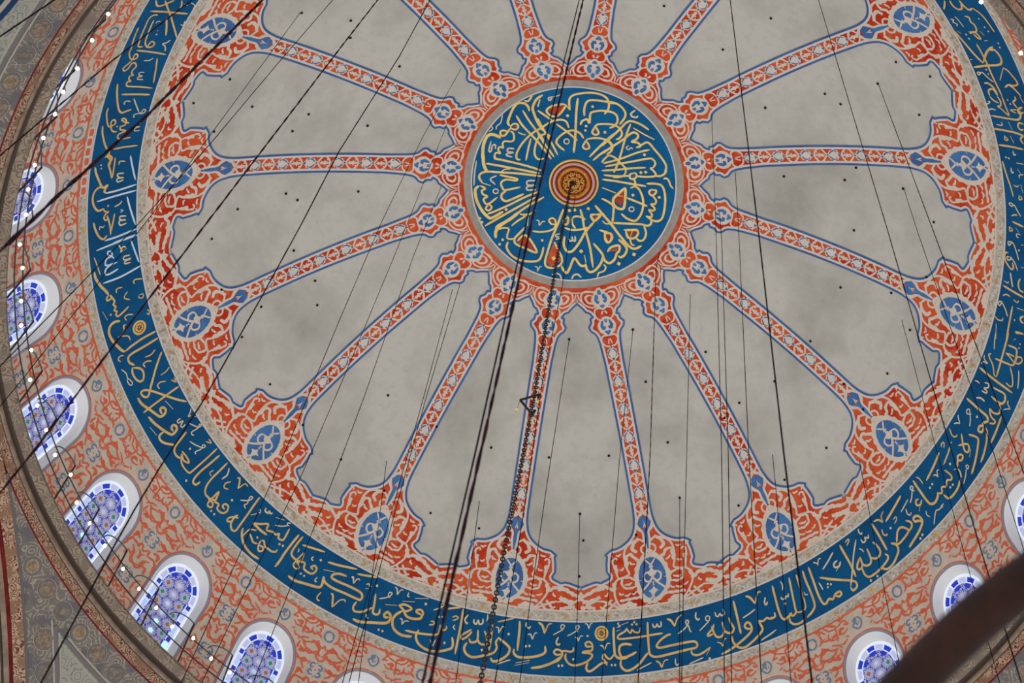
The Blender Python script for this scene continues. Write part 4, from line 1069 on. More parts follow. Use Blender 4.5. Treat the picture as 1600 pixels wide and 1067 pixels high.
# one rib outline: (s, t) from the rim cusp to the inner cusp, right-hand side of the rib
OUT = [(10.745,1.855),(10.62,1.50),(10.641,1.335),(10.516,1.096),(10.346,1.149),(10.104,1.119),(9.954,1.085),(9.921,1.133),(9.795,.975),(9.74,.731),
       (9.571,.471),(9.363,.322),(9.1,.254),(8.86,.233),(8.495,.231),(7.5,.232),(6.5,.236),(5.385,.243),(4.952,.243),(4.642,.256),(4.331,.276),(4.119,.325),
       (4.002,.437),(3.898,.467),(3.779,.384),(3.677,.38),(3.646,.31),(3.537,.37),(3.491,.462),(3.371,.54),(3.267,.634)]
SOFT = {1, 3, 4, 8, 9, 10, 11, 12, 19, 20, 21}
def fine(seg):
    o = [seg[0]]
    for a, b in zip(seg, seg[1:]):
        n = max(1, int(math.hypot(b[0]-a[0], b[1]-a[1])/.3))
        for k in range(1, n+1): o.append((a[0]+(b[0]-a[0])*k/n, a[1]+(b[1]-a[1])*k/n))
    return o
def curvy(P, corners):
    o = []; st = 0
    for c in corners+[len(P)-1]:
        o += (cat(P[st:c+1], 4))[:(None if c == len(P)-1 else -1)]; st = c
    return fine(o)
OUTF = curvy(OUT, [2, 4, 7, 8, 23, 24, 26, 28])
def offs(P, d):
    o = []
    for i, p in enumerate(P):
        a = P[max(i-1, 0)]; c = P[min(i+1, len(P)-1)]; dx, dy = c[0]-a[0], c[1]-a[1]; L = math.hypot(dx, dy) or 1
        o.append((p[0]+dy/L*d, p[1]-dx/L*d))
    return o
RIN = offs(OUTF, .075)          # inner side of the pale edge line (towards the rib axis)
test = min(RIN, key=lambda p: abs(p[0]-7)); 
if test[1] > .235: RIN = offs(OUTF, -.075)
RIN = [p for p in RIN if p[1] > .05]
DO = {1:.76,2:.35,3:-.53,4:-.44,5:-.35,6:-.54,7:-.66,8:.45,9:-.12,10:.41,11:.36,12:.19}
DO = {i: DO.get(i+1, 0) for i in range(-2, 14)}
DI = {-2:-.87,-1:.02,0:.03,1:-.15,2:-.16,3:.82,4:.29,5:.35,6:-.48,7:-.25,8:.57,9:-.29,10:.09,11:-.16,12:-.27,13:-.32}
def axis(i, s):
    k = min(1, max(0, (s-3.9)/6.7)); return math.radians(180-22.5*(i-1)+DI[i]*.8*(1-k)*min(1, max(0, (s-3.0)/.6))+DO[i]*k*(1 if s < 10.9 else max(0, 1-(s-10.9)/.5)))
def fst(i, h):
    return lambda s, t: sph(s, axis(i, s)+t/(R*math.sin(s/R)), h)
def xy(i, s, t):
    a = axis(i, s)+t/(R*math.sin(s/R)); return (s*math.cos(a), s*math.sin(a))
SR = 11.39
def inpoly(x, y, P):
    c = False
    for (x1, y1), (x2, y2) in zip(P, P[1:]+P[:1]):
        if (y1 > y) != (y2 > y) and x < (x2-x1)*(y-y1)/(y2-y1)+x1: c = not c
    return c
def scatter(n, box, ok, seeds, dmin, rnd):
    out_ = []; S = list(seeds)
    for _ in range(n):
        x = rnd.uniform(box[0], box[1]); y = rnd.uniform(box[2], box[3])
        if ok(x, y) and all((x-a)**2+(y-b)**2 > dmin*dmin for a, b in S):
            out_.append((x, y)); S.append((x, y))
    return out_
rr0 = random.Random(5)
_seeds = []
for kk, wd, pts in parse(RIB):
    if pts[0][0] > 9.0 and kk == 'k':
        q = cat([(s, -t) for s, t in pts], 4)
        for (a, b), (c, d) in zip(q, q[1:]): _seeds += [(a, b), ((a+c)/2, (b+d)/2)]
_seeds += [(s, t) for s, t in _seeds if t > 0]
_hp = [(SR-.07, -.0), (SR-.07, R*math.sin(SR/R)*PI/16-.03), (10.9, R*math.sin(10.9/R)*PI/16-.03)]+[(s, t-.09) for s, t in RIN if s > 9.0]+[(9.0, 0)]
RIMLEAF = [(s, t, rr0.uniform(0, PI), rr0.uniform(.14, .22)) for s, t in scatter(2600, (9.0, SR, .1, 1.85), lambda s, t: inpoly(s, t, _hp) and ((s-10.65)/.75)**2+(t/.55)**2 > 1 and t > .28-.0*s, _seeds, .125, rr0)]
for i in range(-2, 14):
    mb = MB(); f0, f1, f2, f3 = fst(i, .0035+.0008*(i % 2)), fst(i, .012), fst(i, .018), fst(i, .024)
    # red ground: symmetrical outline closed by the rim arc and the inner ring
    hw = lambda s: R*math.sin(s/R)*PI/16
    right = [(SR, hw(SR)+.07), (10.82, hw(10.82)+.07)]+[(s, t) for s, t in RIN]+[(3.1, hw(3.1)), (2.82, hw(2.82))]
    left = [(s, -t) for s, t in right]
    arc_in = [(2.82, hw(2.82)*(1-2*k/6)) for k in range(1, 6)]
    arc_out = [(SR, -hw(SR)*(1-2*k/16)) for k in range(1, 16)]
    mb.poly(right+arc_in+left[::-1]+arc_out, 'red', f0, grid=(.3, .3))
    # pale edge line and blue line
    for sg in (1, -1):
        o2 = [(s, sg*t) for s, t in OUTF]
        mid = [(s, sg*t) for s, t in offs(OUTF, .042 if RIN[5] == offs(OUTF, .075)[5] else -.042)]
        mb.ribbon(mid, .08, 'edge', f1, taper=1, smooth=1)
        mb.ribbon(o2, .054, 'outline', f2, taper=1, smooth=1)
        mb.ribbon([(SR-.02, sg*hw(SR)*k/10) for k in range(11)], .05, 'cream', f1, taper=1, smooth=1)
    mb.ribbon([(2.97+.0*k, hw(2.97)*(k/6-1)) for k in range(13)], .03, 'cream', f1, taper=1, smooth=1)
    # traced arabesque, mirrored
    for kk, wd, pts in parse(RIB):
        for sg in (1, -1):
            P = [(s, sg*t) for s, t in pts]
            rim = pts[0][0] > 9.9
            if rim and (kk == 'pb' or kk == 'pk' or (max(abs(t) for s, t in pts) < .36 and min(s for s, t in pts) > 10.1)): continue
            if kk == 'pk': mb.poly(cat(P+[P[0]], 3)[:-1], 'cream', fst(i, .010+.0005*sg))
            elif kk == 'pb': mb.poly(P, 'blue', fst(i, .015+.0005*sg))
            else: mb.ribbon(P, wd*(1.12 if rim else .95), 'cream', fst(i, .0105+.0004*sg), taper=.7, lobe=.28 if rim else 0, lp=.085)
    # rim medallion: pale halo, blue oval, knotted pale lines over it
    D = lambda ds, t: (10.65+ds, t)
    ov = lambda a, b, n_=28: [D(-a*math.cos(2*PI*q/n_)*(1.0 if math.cos(2*PI*q/n_) > 0 else .96), b*math.sin(2*PI*q/n_)) for q in range(n_)]
    mb.poly([D(-(.66+.03*(q % 2))*math.cos(2*PI*q/40), (.455+.035*(q % 2))*math.sin(2*PI*q/40)) for q in range(40)], 'cream', fst(i, .0125))
    mb.poly(ov(.555, .355), 'blue', fst(i, .016)); g = fst(i, .020); g4 = fst(i, .023)
    for sg in (1, -1):
        mb.ribbon([D(-.50, .13*sg), D(-.38, .03*sg), D(-.28, -.05*sg)], .045, 'cream', g)
        mb.poly([D(-.33, 0), D(-.20, .05*sg), D(-.17, .17*sg), D(-.11, .10*sg), D(-.06, .07*sg), D(-.04, 0)], 'cream', g)
        mb.ribbon([D(-.16, .15*sg), D(-.09, .22*sg), D(.03, .205*sg), D(.09, .12*sg), D(.03, .04*sg), D(-.06, .0)], .05, 'cream', g)
        mb.ribbon([D(.0, .0), D(.14, .12*sg), D(.33, .32*sg)], .05, 'cream', g)
        mb.ribbon([D(.10, .02*sg), D(.20, -.02*sg)], .04, 'cream', g)
        mb.poly([D(.22, 0), D(.29, .045*sg), D(.34, .13*sg), D(.39, .05*sg), D(.47, 0)], 'cream', g)
        mb.ribbon([D(.60, .10*sg), D(.47, 0.0), D(.35, -.06*sg)], .04, 'cream', g)
        mb.ribbon([D(-.30, .345*sg), D(-.27, .29*sg)], .05, 'cream', g4, taper=.4); mb.ribbon([D(.02, .36*sg), D(.03, .30*sg)], .05, 'cream', g4, taper=.4)
        mb.ribbon([D(.60, .0), D(.74, .26*sg)], .045, 'cream', fst(i, .0115))
    mb.poly([D(.53, -.035), D(.57, 0), D(.62, 0), D(.57, .035)], 'blue', g4)
    # stalk between the medallion and the shaft: blue drops in a pale loop
    S_ = lambda s, t: (s, t)
    for sg in (1, -1):
        mb.ribbon([S_(8.86, .01*sg), S_(8.98, .11*sg), S_(9.13, .21*sg), S_(9.28, .17*sg), S_(9.42, .08*sg), S_(9.62, .075*sg), S_(9.86, .04*sg)], .055, 'cream', f2)
        mb.poly([S_(8.98, .03*sg), S_(9.03, .11*sg), S_(9.14, .16*sg), S_(9.25, .12*sg), S_(9.29, .05*sg), S_(9.14, .02*sg)], 'blue', fst(i, .0155))
        mb.poly([S_(9.29, 0), S_(9.36, .085*sg), S_(9.50, .035*sg), S_(9.66, .04*sg), S_(9.84, 0)], 'blue', fst(i, .0155))
        mb.ribbon([S_(9.86, .02*sg), S_(9.98, .10*sg), S_(10.04, .2*sg)], .06, 'cream', f1)
    # palmette under the cusp between two ribs
    hb_ = hw(10.95)
    mb.poly([(10.84, hb_), (10.93, hb_+.06), (10.95, hb_+.16), (11.02, hb_+.07), (11.12, hb_+.09), (11.10, hb_), (11.12, hb_-.09), (11.02, hb_-.07), (10.95, hb_-.16), (10.93, hb_-.06)], 'cream', fst(i, .013))
    for sg in (1, -1):
        mb.ribbon([(11.0, hb_), (11.16, hb_+.16*sg), (11.36, hb_+.42*sg)], .05, 'cream', fst(i, .0125))
        mb.ribbon([(11.36, hb_+.05*sg), (11.22, hb_+.22*sg), (11.12, hb_+.42*sg), (11.14, hb_+.6*sg)], .045, 'cream', fst(i, .0125))
    for s_, t_, a_, L_ in RIMLEAF:
        for sg in (1, -1):
            mb.ribbon([(s_-L_*math.cos(a_)*.5, sg*(t_-L_*math.sin(a_)*.5)), (s_+.03*math.sin(a_), sg*(t_-.03*math.cos(a_))), (s_+L_*math.cos(a_)*.5, sg*(t_+L_*math.sin(a_)*.5))], .058, 'cream', f1, taper=.25, lobe=.3, lp=.06)
    # shaft: lozenge and scroll, six times
    for q in range(6):
        c = 4.65+.746*q
        if q: loz = [(c-.22,0),(c-.15,.05),(c-.10,.125),(c-.05,.115),(c,.185),(c+.05,.115),(c+.10,.125),(c+.15,.05),(c+.22,0)]
        else: loz = [(c-.20,0),(c-.14,.06),(c-.08,.13),(c-.02,.12),(c,.16),(c+.04,.12),(c+.10,.14),(c+.16,.07),(c+.23,0)]
        mb.poly(loz+[(s, -t) for s, t in loz[-2:0:-1]], 'cream', f1)
        mb.poly([(c-.20,0),(c-.165,.028),(c-.125,0),(c-.165,-.028)], 'blue', f2)
        mb.poly([(c+.205,0),(c+.12,.055),(c+.135,.02),(c+.11,0),(c+.135,-.02),(c+.12,-.055)], 'blue', f2)
        for sg in (1, -1):
            mb.ribbon([(c-.12,.03*sg),(c-.06,.085*sg),(c+.0,.112*sg),(c+.035,.105*sg)], .034, 'blue', f2, taper=.5)
            mb.ribbon([(c+.05,.10*sg),(c+.085,.08*sg)], .036, 'blue', f2, taper=.8, smooth=1)
            if q < 6:
                e = c+.373
                mb.ribbon([(e-.16,.0*sg),(e-.12,.09*sg),(e-.02,.175*sg),(e+.07,.15*sg),(e+.14,.06*sg),(e+.19,.0)], .046, 'cream', f1, taper=.7)
                mb.ribbon([(e-.05,.155*sg),(e-.10,.10*sg),(e-.06,.07*sg)], .04, 'cream', f1)
                mb.poly([(e-.15,0),(e-.05,.022*sg),(e-.01,.075*sg),(e+.02,.03*sg),(e+.07,.04*sg),(e+.15,0)], 'cream', f2); mb.ribbon([(e-.16,0),(e-.04,.02*sg),(e+.0,.0)], .03, 'cream', f1)
                mb.ribbon([(e+.03,.0),(e+.09,.05*sg)], .035, 'cream', f1)
    rb = mb.build('painted_rib', ceiling)
# plaster fields between the ribs
for i in range(-2, 14):
    j = i+1 if i < 13 else -2
    P = []
    for s, t in OUTF: P.append(xy(i, s, -t))
    for s, t in OUTF[::-1]: P.append(xy(j, s, t))
    # drop the doubled cusp points
    Q = [P[0]]
    for p in P[1:]:
        if math.hypot(p[0]-Q[-1][0], p[1]-Q[-1][1]) > .02: Q.append(p)
    if math.hypot(Q[0][0]-Q[-1][0], Q[0][1]-Q[-1][1]) < .02: Q.pop()
    mb = MB(); mb.poly(Q, 'plaster', fxy(.001), grid=(.4, .4))
    mb.build('plaster_field', ceiling, smooth=False)
# rope holes: flat black discs, the shade inside each hole painted on
for x, y in HOLES:
    mb = MB(); mb.disc(x/1000, y/1000, .036, 'hole', fxy(.03), 10)
    mb.build('rope_hole', ceiling)
# floral borders either side of the inscription
def floret(mb, s, th, r, m1, h):
    cx, cy = s*math.cos(th), s*math.sin(th); f = fxy(h)
    kx = 1.0
    mb.disc(cx, cy, r*.42, m1, f, 8)
    for k in range(8):
        a = 2*PI*k/8; mb.disc(cx+r*.72*math.cos(a), cy+r*.72*math.sin(a), r*.2, m1, f, 5)
    mb.disc(cx, cy, r*.16, 'brown', fxy(h+.004), 6)
mb = MB(); mb.band(SR-.01, 11.63, 'speck', .007, 512, 2); mb.band(11.63, 11.672, 'edge', .007, 512, 1)
for k in range(58): floret(mb, 11.515, math.radians(67.84+k*360/58), .085, 'floret', .013)
for k in range(58*2):
    th = math.radians(67.84+(k+.5)*360/116); s0 = 11.51
    P = [((s0+.07*math.sin(q*1.6))*math.cos(th+(q-2)*.009), (s0+.07*math.sin(q*1.6))*math.sin(th+(q-2)*.009)) for q in range(5)]
    mb.ribbon(P, .022, 'edge', fxy(.012))
mb.build('inner_floral_border', ceiling)
mb = MB(); mb.band(SB, SB+.26, 'speck', .007, 512, 2); mb.band(SB-.03, SB+.012, 'edge', .009, 512, 1)
for k in range(65): floret(mb, SB+.115, math.radians(125.9+k*360/65), .085, 'floret2' if k % 2 else 'floret', .013)
for k in range(65*2):
    th = math.radians(125.9+(k+.5)*360/130); s0 = SB+.12
    P = [((s0+.07*math.sin(q*1.6))*math.cos(th+(q-2)*.008), (s0+.07*math.sin(q*1.6))*math.sin(th+(q-2)*.008)) for q in range(5)]
    mb.ribbon(P, .022, 'edge', fxy(.012))
# the red-and-blue chain patch on the left of the outer border
for k in range(7):
    th = math.radians(-178.4+k*1.25-8.2+7.5); s0 = SB+.14
    c = lambda ds, da: ((s0+ds)*math.cos(th+da), (s0+ds)*math.sin(th+da))
    mb.poly([c(-.09,-.011), c(.09,-.011), c(.11,0), c(.09,.011), c(-.09,.011), c(-.11,0)], 'edge', fxy(.015))
    mb.poly([c(-.055,-.008), c(.055,-.008), c(.075,0), c(.055,.008), c(-.055,.008), c(-.075,0)], 'drumred', fxy(.019))
mb.build('outer_floral_border', ceiling)
# inscription band
mb = MB(); mb.band(11.672, SB-.03, 'navy', .007, 512, 8); band = mb.build('inscription_band', ceiling, smooth=True)
LET = {'g': 'gold', 'c': 'pale', 'W': 'white'}
mb = MB(); f = fxy(.013); hb = 0
for kk, wd, pts in parse(BAND):
    hb = (hb+1) % 5; f = fxy(.0125+.0006*hb)
    if kk[0] == 'R':
        x, y = pts[0]; r = .205
        for r1, r0, q in ((1, .70, 'gold'), (.70, .60, 'dark'), (.60, None, 'gold')): mb.disc(x, y, r*r1, q, fxy(.014), 40, r0=(r*r0 if r0 else None))
        mb.disc(x, y, r*.2, 'dark', fxy(.017), 16, r0=r*.11)
        for k in range(8):
            a = 2*PI*k/8; mb.ribbon([(x+r*.14*math.cos(a), y+r*.14*math.sin(a)), (x+r*.3*math.cos(a), y+r*.3*math.sin(a)), (x+r*.42*math.cos(a), y+r*.42*math.sin(a))], r*.15, 'dark', fxy(.017), smooth=1)
    elif kk[0] == 'd':
        x, y = pts[0]; a = math.atan2(y, x); mb.disc(x, y, wd*1.35, LET[kk[1]], f, 4, rot=a)
    else: mb.ribbon(pts, wd*(1.08 if kk == 'g' else 1.15), LET[kk], f, taper=.45)
mb.build('band_lettering', ceiling)
# central medallion
mb = MB()
def cdisc(mb, r1, r0, q, h, n=128):
    if r0 is None:
        for a, b in ((r1, r1*.66), (r1*.66, r1*.33)): mb.disc(0, 0, a, q, fxy(h), n, r0=b)
        mb.disc(0, 0, r1*.33, q, fxy(h), n)
    else: mb.disc(0, 0, r1, q, fxy(h), n, r0=r0)
cdisc(mb, 2.84, 2.65, 'greyring', .016); cdisc(mb, 2.655, 2.62, 'edge', .018)
for a in range(5): cdisc(mb, 2.64-a*.45, 2.64-(a+1)*.45, 'navy2', .017)
mb.disc(0, 0, .39, 'navy2', fxy(.017), 64)
med = mb.build('calligraphy_medallion', ceiling)
mb = MB(); hb = 0
for kk, wd, pts in parse(MED):
    hb = (hb+1) % 6
    if kk == 'pr': mb.poly(pts, 'drop', fxy(.0235))
    elif kk == 'po': mb.poly(pts, 'orange', fxy(.0235))
    elif kk[0] == 'd':
        x, y = pts[0]; mb.disc(x, y, wd*1.3, 'ygold', fxy(.026), 4, rot=math.atan2(y, x)+.2)
    else: mb.ribbon(pts, wd*1.1, 'ygold' if kk == 'g' else 'pale', fxy(.025+.0006*hb), taper=.5)
mb.build('medallion_lettering', ceiling)
# the gilded boss at the crown, modelled in relief
mb = MB()
zc = lambda r: sph(r, 0, 0)[2]
prof = [(.640,.02),(.635,.07),(.60,.085),(.585,.05)]; nm = ['ygold', 'ygold', 'ygold']
prof += [(.545,.05)]; nm += ['maroon']
prof += [(.53,.075),(.485,.075),(.475,.05)]; nm += ['pink', 'pink', 'pink']
prof += [(.42,.05)]; nm += ['maroon']
prof += [(.405,.10),(.37,.12),(.345,.10),(.33,.06)]; nm += ['dome_gold']*4
prof += [(.0,.05)]; nm += ['maroon']
b = MB(); b.revolve([(r, zc(r)-ZS-h) for r, h in prof], nm, 72)
boss = b.build('crown_boss', ceiling)
b = MB(); zz = zc(.3)-.075
F = lambda x, y: (x, y, zz)
for k in range(8):
    a0 = 2*PI*k/8
    for st in (3,):
        a1 = a0+2*PI*st/8; b.ribbon([(.31*math.cos(a0), .31*math.sin(a0)), (.31*math.cos(a1), .31*math.sin(a1))], .034, 'dome_gold', F, taper=1, smooth=1)
    b.disc(.24*math.cos(a0+PI/8), .24*math.sin(a0+PI/8), .045, 'dome_gold', F, 10, r0=.018)
    b.disc(.30*math.cos(a0), .30*math.sin(a0), .03, 'dome_gold', F, 6)
    b.disc(.09*math.cos(a0), .09*math.sin(a0), .024, 'dome_gold', F, 6)
b.disc(0, 0, .16, 'dome_gold', lambda x, y: (x, y, zz-.004), 32, r0=.125); b.disc(0, 0, .055, 'iron', lambda x, y: (x, y, zz-.006), 16)
b.build('boss_star_tracery', boss)

# ------------------------------------------------------------------ the window drum: 28 bays, one mesh design turned round
WPH = math.pi+0.03951582598; NW = 28; DA = 2*PI/NW
def arch(hw, top, sp, pts=14, foot=SC):
    """half outline of a window opening as (t, s), from the foot up to the apex"""
    o = [(hw, foot), (hw, (foot+sp)/2), (hw, sp)]
    for k in range(1, pts+1):
        a = PI/2*k/pts; x = hw*math.cos(a)**.92; y = sp-(sp-top)*math.sin(a)**1.02
        o.append((x, y))
    return o
A_OUT = arch(.735, 14.20, 15.12); A_IN = arch(.60, 14.36, 15.14); A_FR = arch(.565, 14.40, 15.14)
def fwin(h): return lambda t, s: sph(s, t/(R*math.sin(s/R)), h)
# bay wall with the opening cut out (angle * 11 used as the flat coordinate so the bay is a rectangle)
def fbay(h): return lambda u, s: sph(s, u/11.0, h)
def t2u(t, s): return t/(R*math.sin(s/R))*11.0
bu = DA/2*11.0
out_u = [(t2u(t, s), s) for t, s in A_OUT]
poly = [(-bu, SB+.24), (bu, SB+.24), (bu, SC)]+out_u+[(-u, s) for u, s in out_u[-2::-1]]+[(-bu, SC)]
_ds = []
def full_(half): return [(t, s) for t, s in half]+[(-t, s) for t, s in half[-2::-1]]
bay = MB(); bay.poly(poly, 'drum', fbay(0), grid=(.3, .4))
_op = [(t2u(t, s), s) for t, s in full_(arch(.80, 14.1, 15.1))]
for kk, wd, pts in parse(DRUM):
    for sg in (1, -1):
        if kk == 'r': P = [(sg*math.radians(a*1.0)*11.0, s) for s, a in pts]
        else: P = [(sg*(bu+math.radians(a)*11.0) if sg*(bu+math.radians(a)*11.0) < 99 else 0, s) for s, a in pts]
        if kk == 'q':
            P = [((u if u <= bu+.001 else u-2*bu) if sg > 0 else (u if u >= -bu-.001 else u+2*bu), s) for u, s in P]
            # keep strokes whole: shift the whole stroke to one side of the bay joint
            um = sum(p[0] for p in [(sg*(bu+math.radians(a)*11.0), s) for s, a in pts])/len(pts)
            P = [(sg*(bu+math.radians(a)*11.0)-(2*bu*sg if um*sg > bu else 0), s) for s, a in pts]
            P2 = [(-u if False else u, s) for u, s in P]
        if any(inpoly(p[0], p[1], _op) for p in cat(P, 4)): continue
        bay.ribbon(P, wd*1.25, 'drumred', fbay(.006+.0006*(len(P) % 3)), taper=.35, lobe=.35, lp=.075)
        _ds += [(abs(u), s) for u, s in cat(P, 4)]
for k_ in range(7): _ds += [(bu-.1, 16.3+.32*k_)]
for (mu_, ms_, mr_) in ((0, 13.8, .25), (bu, 13.74, .24), (bu, 14.74, .3), (bu, 15.98, .3)):
    _ds += [(abs(mu_+mr_*math.cos(a_)), ms_+mr_*math.sin(a_)) for a_ in (0, .8, 1.6, 2.4, 3.2, 4, 4.8, 5.6)]+[(mu_, ms_)]
_wp = [(t2u(t, s), s) for t, s in arch(.90, 14.0, 15.1, foot=19)]
rr1 = random.Random(11)
for u, s in scatter(5000, (.04, bu-.02, SB+.42, 17.9), lambda u, s: not (inpoly(u, s, [(-.1, 19)]+_wp+[(-.1, 14.05)])) and not (u < t2u(.86, s) and s > 15), _ds, .13, rr1):
    a_ = rr1.uniform(0, PI); L_ = rr1.uniform(.16, .26); c_ = rr1.choice((-.05, .05))
    for sg in (1, -1):
        bay.ribbon([(sg*(u-L_*.5*math.cos(a_)), s-L_*.5*math.sin(a_)), (sg*(u-c_*math.sin(a_)), s+c_*math.cos(a_)), (sg*(u+L_*.5*math.cos(a_)), s+L_*.5*math.sin(a_))], .052, 'drumred', fbay(.0065), taper=.2, lobe=.4, lp=.06)
# curls that follow the window and the foot of the wall
def stroke(P, w_):
    for sg in (1, -1): bay.ribbon([(sg*u, s) for u, s in P], w_, 'drumred', fbay(.0075), taper=.3)
A_R = arch(.80, 14.11, 15.12)
stroke([(t2u(t, s), s) for t, s in A_R], .035)
for k in range(7):
    s0 = 16.25+.32*k
    stroke([(bu-.02, s0), (bu-.13, s0+.10), (bu-.10, s0+.22), (bu-.02, s0+.25)], .05)
    stroke([(bu-.36, s0), (bu-.26, s0+.05), (bu-.22, s0+.15), (bu-.30, s0+.2)], .055)
for sg in (1, -1): bay.ribbon([(sg*bu*k/8, SB+.29) for k in range(9)], .045, 'drumred', fbay(.007), taper=1, smooth=1)
for u in (-.95, -.3, .35, 1.0): bay.poly([(u-.12, SB+.29), (u+.12, SB+.29), (u+.03, SB+.40)], 'drumred', fbay(.0075))
# blue motifs with a bare halo
def motif(mb, kind, u, s):
    f, g = fbay(.010), fbay(.014); kx = 11.0/(R*math.sin(s/R))
    D = lambda x, y: (u+x*kx, s+y)
    if kind == 'ring':
        mb.poly([D(.19*math.cos(2*PI*k/14), .21*math.sin(2*PI*k/14)) for k in range(14)], 'drum', f)
        for a0 in range(4):
            mb.ribbon([D(.115*math.cos(PI/4*q+a0*PI/2-.1), .14*math.sin(PI/4*q+a0*PI/2-.1)) for q in (0, .5, 1, 1.5, 1.9)], .055, 'drumblue', g, taper=.75)
    elif kind == 'leaf':
        mb.poly([D(0, -.24), D(.17, -.12), D(.19, .1), D(0, .24), D(-.19, .1), D(-.17, -.12)], 'drum', f)
        mb.poly([D(-.02, -.17), D(.10, -.11), D(.09, -.01), D(-.02, -.04)], 'drumblue', g)
        mb.ribbon([D(-.04, -.15), D(-.12, -.04), D(-.10, .09), D(0, .17), D(.11, .08), D(.12, .02), D(.03, .0), D(.0, .08)], .045, 'drumblue', g)
        mb.ribbon([D(-.06, -.02), D(-.04, .06)], .03, 'drumblue', g, smooth=1)
    else:
        mb.poly([D((.27 if k % 2 == 0 else .2)*math.cos(2*PI*k/12), (.31 if k % 2 == 0 else .25)*math.sin(2*PI*k/12)) for k in range(12)], 'drum', f)
        for a, b_ in ((1, -1), (-1, -1), (1, 1), (-1, 1)):
            if (a+b_) != 0 or True: mb.ribbon([D(.03*a, .15*b_), D(.10*a, .17*b_), D(.16*a, .10*b_), D(.12*a, .03*b_), D(.07*a, .08*b_)], .048, 'drumblue', g)
        mb.disc(u, s, .022, 'drumred', g, 6); mb.disc(u, s-.2, .025, 'drumblue', g, 4); mb.disc(u, s+.2, .025, 'drumblue', g, 4)
motif(bay, 'leaf', 0, 13.80)
for sg in (1, -1):
    motif(bay, 'ring', sg*(bu-.0), 13.74) if sg > 0 else None
    motif(bay, 'quad', sg*bu, 14.74) if sg > 0 else None
    motif(bay, 'quad', sg*bu, 15.98) if sg > 0 else None
# slate line round the opening
for a_, w_ in ((arch(.765, 14.165, 15.12), .045),):
    L = [(t2u(t, s), s) for t, s in a_]; bay.ribbon(L+[(-u, s) for u, s in L[-2::-1]], w_, 'winline', fbay(.011), taper=1, smooth=1)
bay_me = bay.build('drum_bay', mesh_only=True)
drum = empty('wall_drum', (0, 0, 0))
tag(drum, 'coral and beige arabesque painted drum wall between inscription band and gallery', kind='structure', cat='wall')
for k in range(NW):
    o = bpy.data.objects.new('drum_bay', bay_me); C.objects.link(o); o.parent = drum; o.rotation_euler = (0, 0, WPH-k*DA)
# window: reveal, gypsum tracery plate, coloured panes that glow in place of daylight behind them
def full(half): return [(t, s) for t, s in half]+[(-t, s) for t, s in half[-2::-1]]
rv = MB(); a = full(A_OUT); b2 = full(A_IN)
base = len(rv.v); mi = rv.mi('reveal')
for (t, s), (t2, s2) in zip(a, b2):
    rv.v += [fwin(.004)(t, s), fwin(-.05)(t+(t2-t)*.35, s+(s2-s)*.3), fwin(-.20)(t2, s2)]
for q in range(len(a)-1):
    for e in (0, 1): rv.f.append((base+3*q+e, base+3*q+e+1, base+3*q+e+4, base+3*q+e+3)); rv.m.append(mi)
reveal_me = rv.build('window_reveal', mesh_only=True)
pl = MB(); pl.poly(full(A_IN), 'gypsum', fwin(-.205), grid=(.3, .4)); plate_me = pl.build('gypsum_tracery', mesh_only=True)
pn = MB(); f = fwin(-.185)
def quad(c, du, ds, q, rot=0, ff=f):
    P = [(-du, -ds), (du, -ds), (du, ds), (-du, ds)]
    pn.poly([(c[0]+x*math.cos(rot)-y*math.sin(rot), c[1]+x*math.sin(rot)+y*math.cos(rot)) for x, y in P], q, ff)
# border panes up the jambs
s0 = 15.16; alt = 0
s = s0
while s < 18.1:
    for sg in (1, -1): quad((sg*.485, s+.065), .052, .062, 'g_blue')
    s += .165
    for sg in (1, -1): quad((sg*.485, s+.165), .052, .158, 'g_pale' if s < 16 else ('g_cyan' if (int(s*3) % 2 and sg < 0) else 'g_pale'))
    s += .36
# arch panes
N = 7
for k in range(N):
    a0 = PI*(k+.08)/N; a1 = PI*(k+.92)/N; P = []
    for r_ in (0, 1):
        rr = (.54, .68) if r_ == 0 else (.435, .56)
        for e in ((0, .5, 1) if r_ == 0 else (1, .5, 0)):
            aa = a0+(a1-a0)*e; P.append((rr[0]*math.cos(aa), 15.12-rr[1]*math.sin(aa)))
    pn.poly(P, 'g_lav' if k % 2 == 0 else 'g_blue', f)
